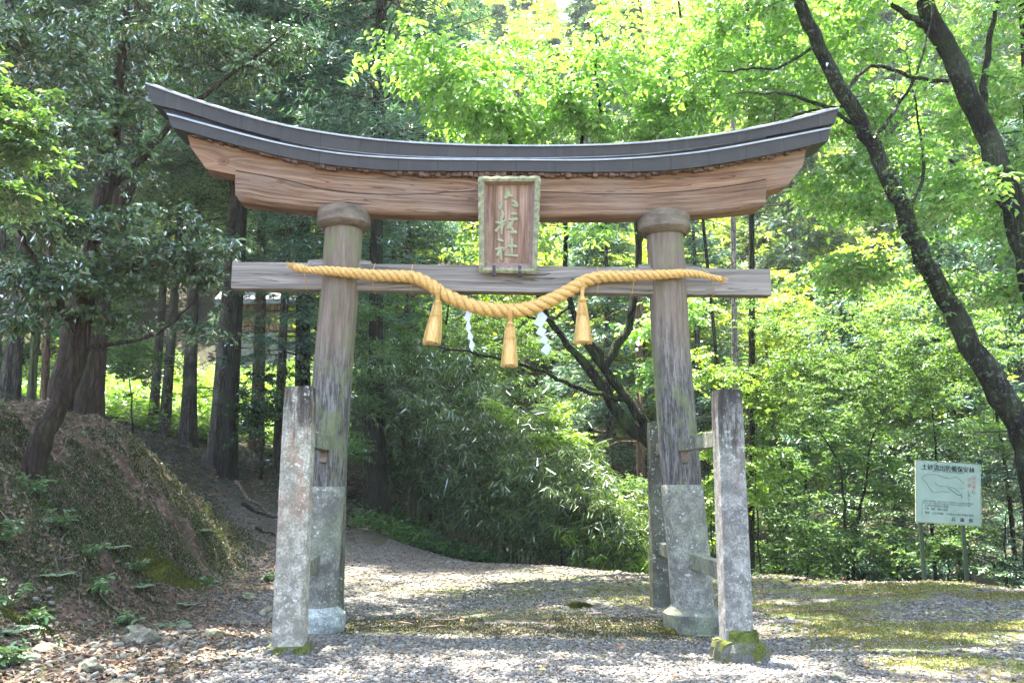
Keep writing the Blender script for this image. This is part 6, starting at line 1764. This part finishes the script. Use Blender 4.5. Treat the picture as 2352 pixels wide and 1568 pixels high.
G_MOSSL = mat_leaf("moss_frond", [(0.075,0.085,0.014),(0.12,0.125,0.018),(0.17,0.15,0.022),(0.09,0.12,0.02),(0.20,0.165,0.03)], .3, .6, .06, (1.4,1.4,.5), .7)
moss_field(330000, -2.6, 9.0, 6.4, 14.6, md, "moss", "olive and golden moss spreading over the gravel court", G_MOSSL, 31)
bk = lambda x, y: bank_mask(x, y) * np.clip((vnoise(x, y, 1.2) * .7 + vnoise(x, y, 4.5) * .3 - .46 + .22 * ((y > 11.5) & (x > -6.9))) * 9, 0, 1) * .95
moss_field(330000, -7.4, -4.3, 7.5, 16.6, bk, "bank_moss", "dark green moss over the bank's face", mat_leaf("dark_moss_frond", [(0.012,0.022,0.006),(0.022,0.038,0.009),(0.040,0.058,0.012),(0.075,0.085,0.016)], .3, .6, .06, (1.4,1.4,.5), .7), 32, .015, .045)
moss_field(60000, -2.5, 2.5, 8.5, 10.3, lambda x, y: np.exp(-((y - 9.4) / .72) ** 4) * np.clip((vnoise(x, y, 1.3) * .6 + vnoise(x, y, 5.0) * .4 - .36) * 7, 0, 1) * .8, "shade_toned_moss", "dull olive moss and soil in the strip between the two pillars", mat_leaf("shade_toned_frond", [(0.03,0.032,0.010),(0.05,0.055,0.014),(0.075,0.07,0.02),(0.06,0.045,0.02)], .2, .6, .05, (1.3,1.3,.5), .7), 33)  # moss fronds coloured darker to carry the shade under the gate
# sunlit ground cover in the clearing beyond the cedars, and ground plants on the bank
def cover(n, x0, x1, y0, y1, dens, name, label, mat, L, seed, h=.25):
    r = np.random.RandomState(seed); X = r.uniform(x0, x1, n); Y = r.uniform(y0, y1, n); k = r.rand(n) < dens(X, Y); X, Y = X[k], Y[k]; N = len(X)
    Z = ground_z(X, Y); t0 = np.stack([X, Y, Z], 1); t1 = t0 + np.stack([r.normal(0, h * .4, N), r.normal(0, h * .4, N), h * r.uniform(.3, 1, N)], 1)
    V, Q = twig_leaves(t0, t1, 5, L, L * .5, r, .2, 1.0, .5)
    tag(fast_obj(name, V, Q, mat), label, kind='stuff')
cover(9000, -20, -5.5, 24.5, 39, lambda x, y: np.clip((vnoise(x, y, .5) - .25) * 4, 0, 1), "ground_cover", "bright green undergrowth in the sunlit clearing beyond the cedars", G_CHERRY2, .22, 41, .8)
cover(1500, -8.5, -3.9, 6.2, 16.5, lambda x, y: np.clip((vnoise(x, y, 1.5) - .5) * 5, 0, 1), "small_plants", "tiny green seedlings sprinkled over the bank", SEED, .045, 42, .10)
cover(5000, -3.4, 0.5, 18.5, 24, lambda x, y: x * 0 + .8, "slope_plants", "low dark plants on the slope under the thicket", G_MAPLE, .12, 43, .4)

# exposed roots on the bank
mb = MB(); r = random.Random(18)
for i in range(34):
    x = r.uniform(-7.4, -5.6); y = r.uniform(7.6, 16); P = []
    dx, dy = r.uniform(.12, .3), r.uniform(-.18, .12)
    for s in range(9):
        P.append((x, y, gz(x, y) + .015 * math.sin(s * 1.3))); x += dx * r.uniform(.5, 1.3); y += dy + r.uniform(-.12, .12)
    r0 = r.uniform(.008, .028); mb.tube(P, [r0 * (1 - .1 * s) for s in range(9)], 6, jit=.1, rng=r)
tag(mb.build("exposed_roots", wood_d, None), "tangled roots showing on the face of the earth bank", kind='stuff')
HZ = MB(); HZ.box(-170, 170, -95, 150, -5.0, 80)
m = bpy.data.materials.new("air"); m.use_nodes = True; nt = m.node_tree; nt.nodes.clear()
out = nt.nodes.new("ShaderNodeOutputMaterial"); pv = nt.nodes.new("ShaderNodeVolumePrincipled")
pv.inputs['Density'].default_value = 0.0004; pv.inputs['Color'].default_value = (0.90, 0.95, 1.0, 1); pv.inputs['Anisotropy'].default_value = 0.3
nt.links.new(pv.outputs[0], out.inputs['Volume'])
tag(HZ.build("haze", m, None, smooth=False), kind='stuff')
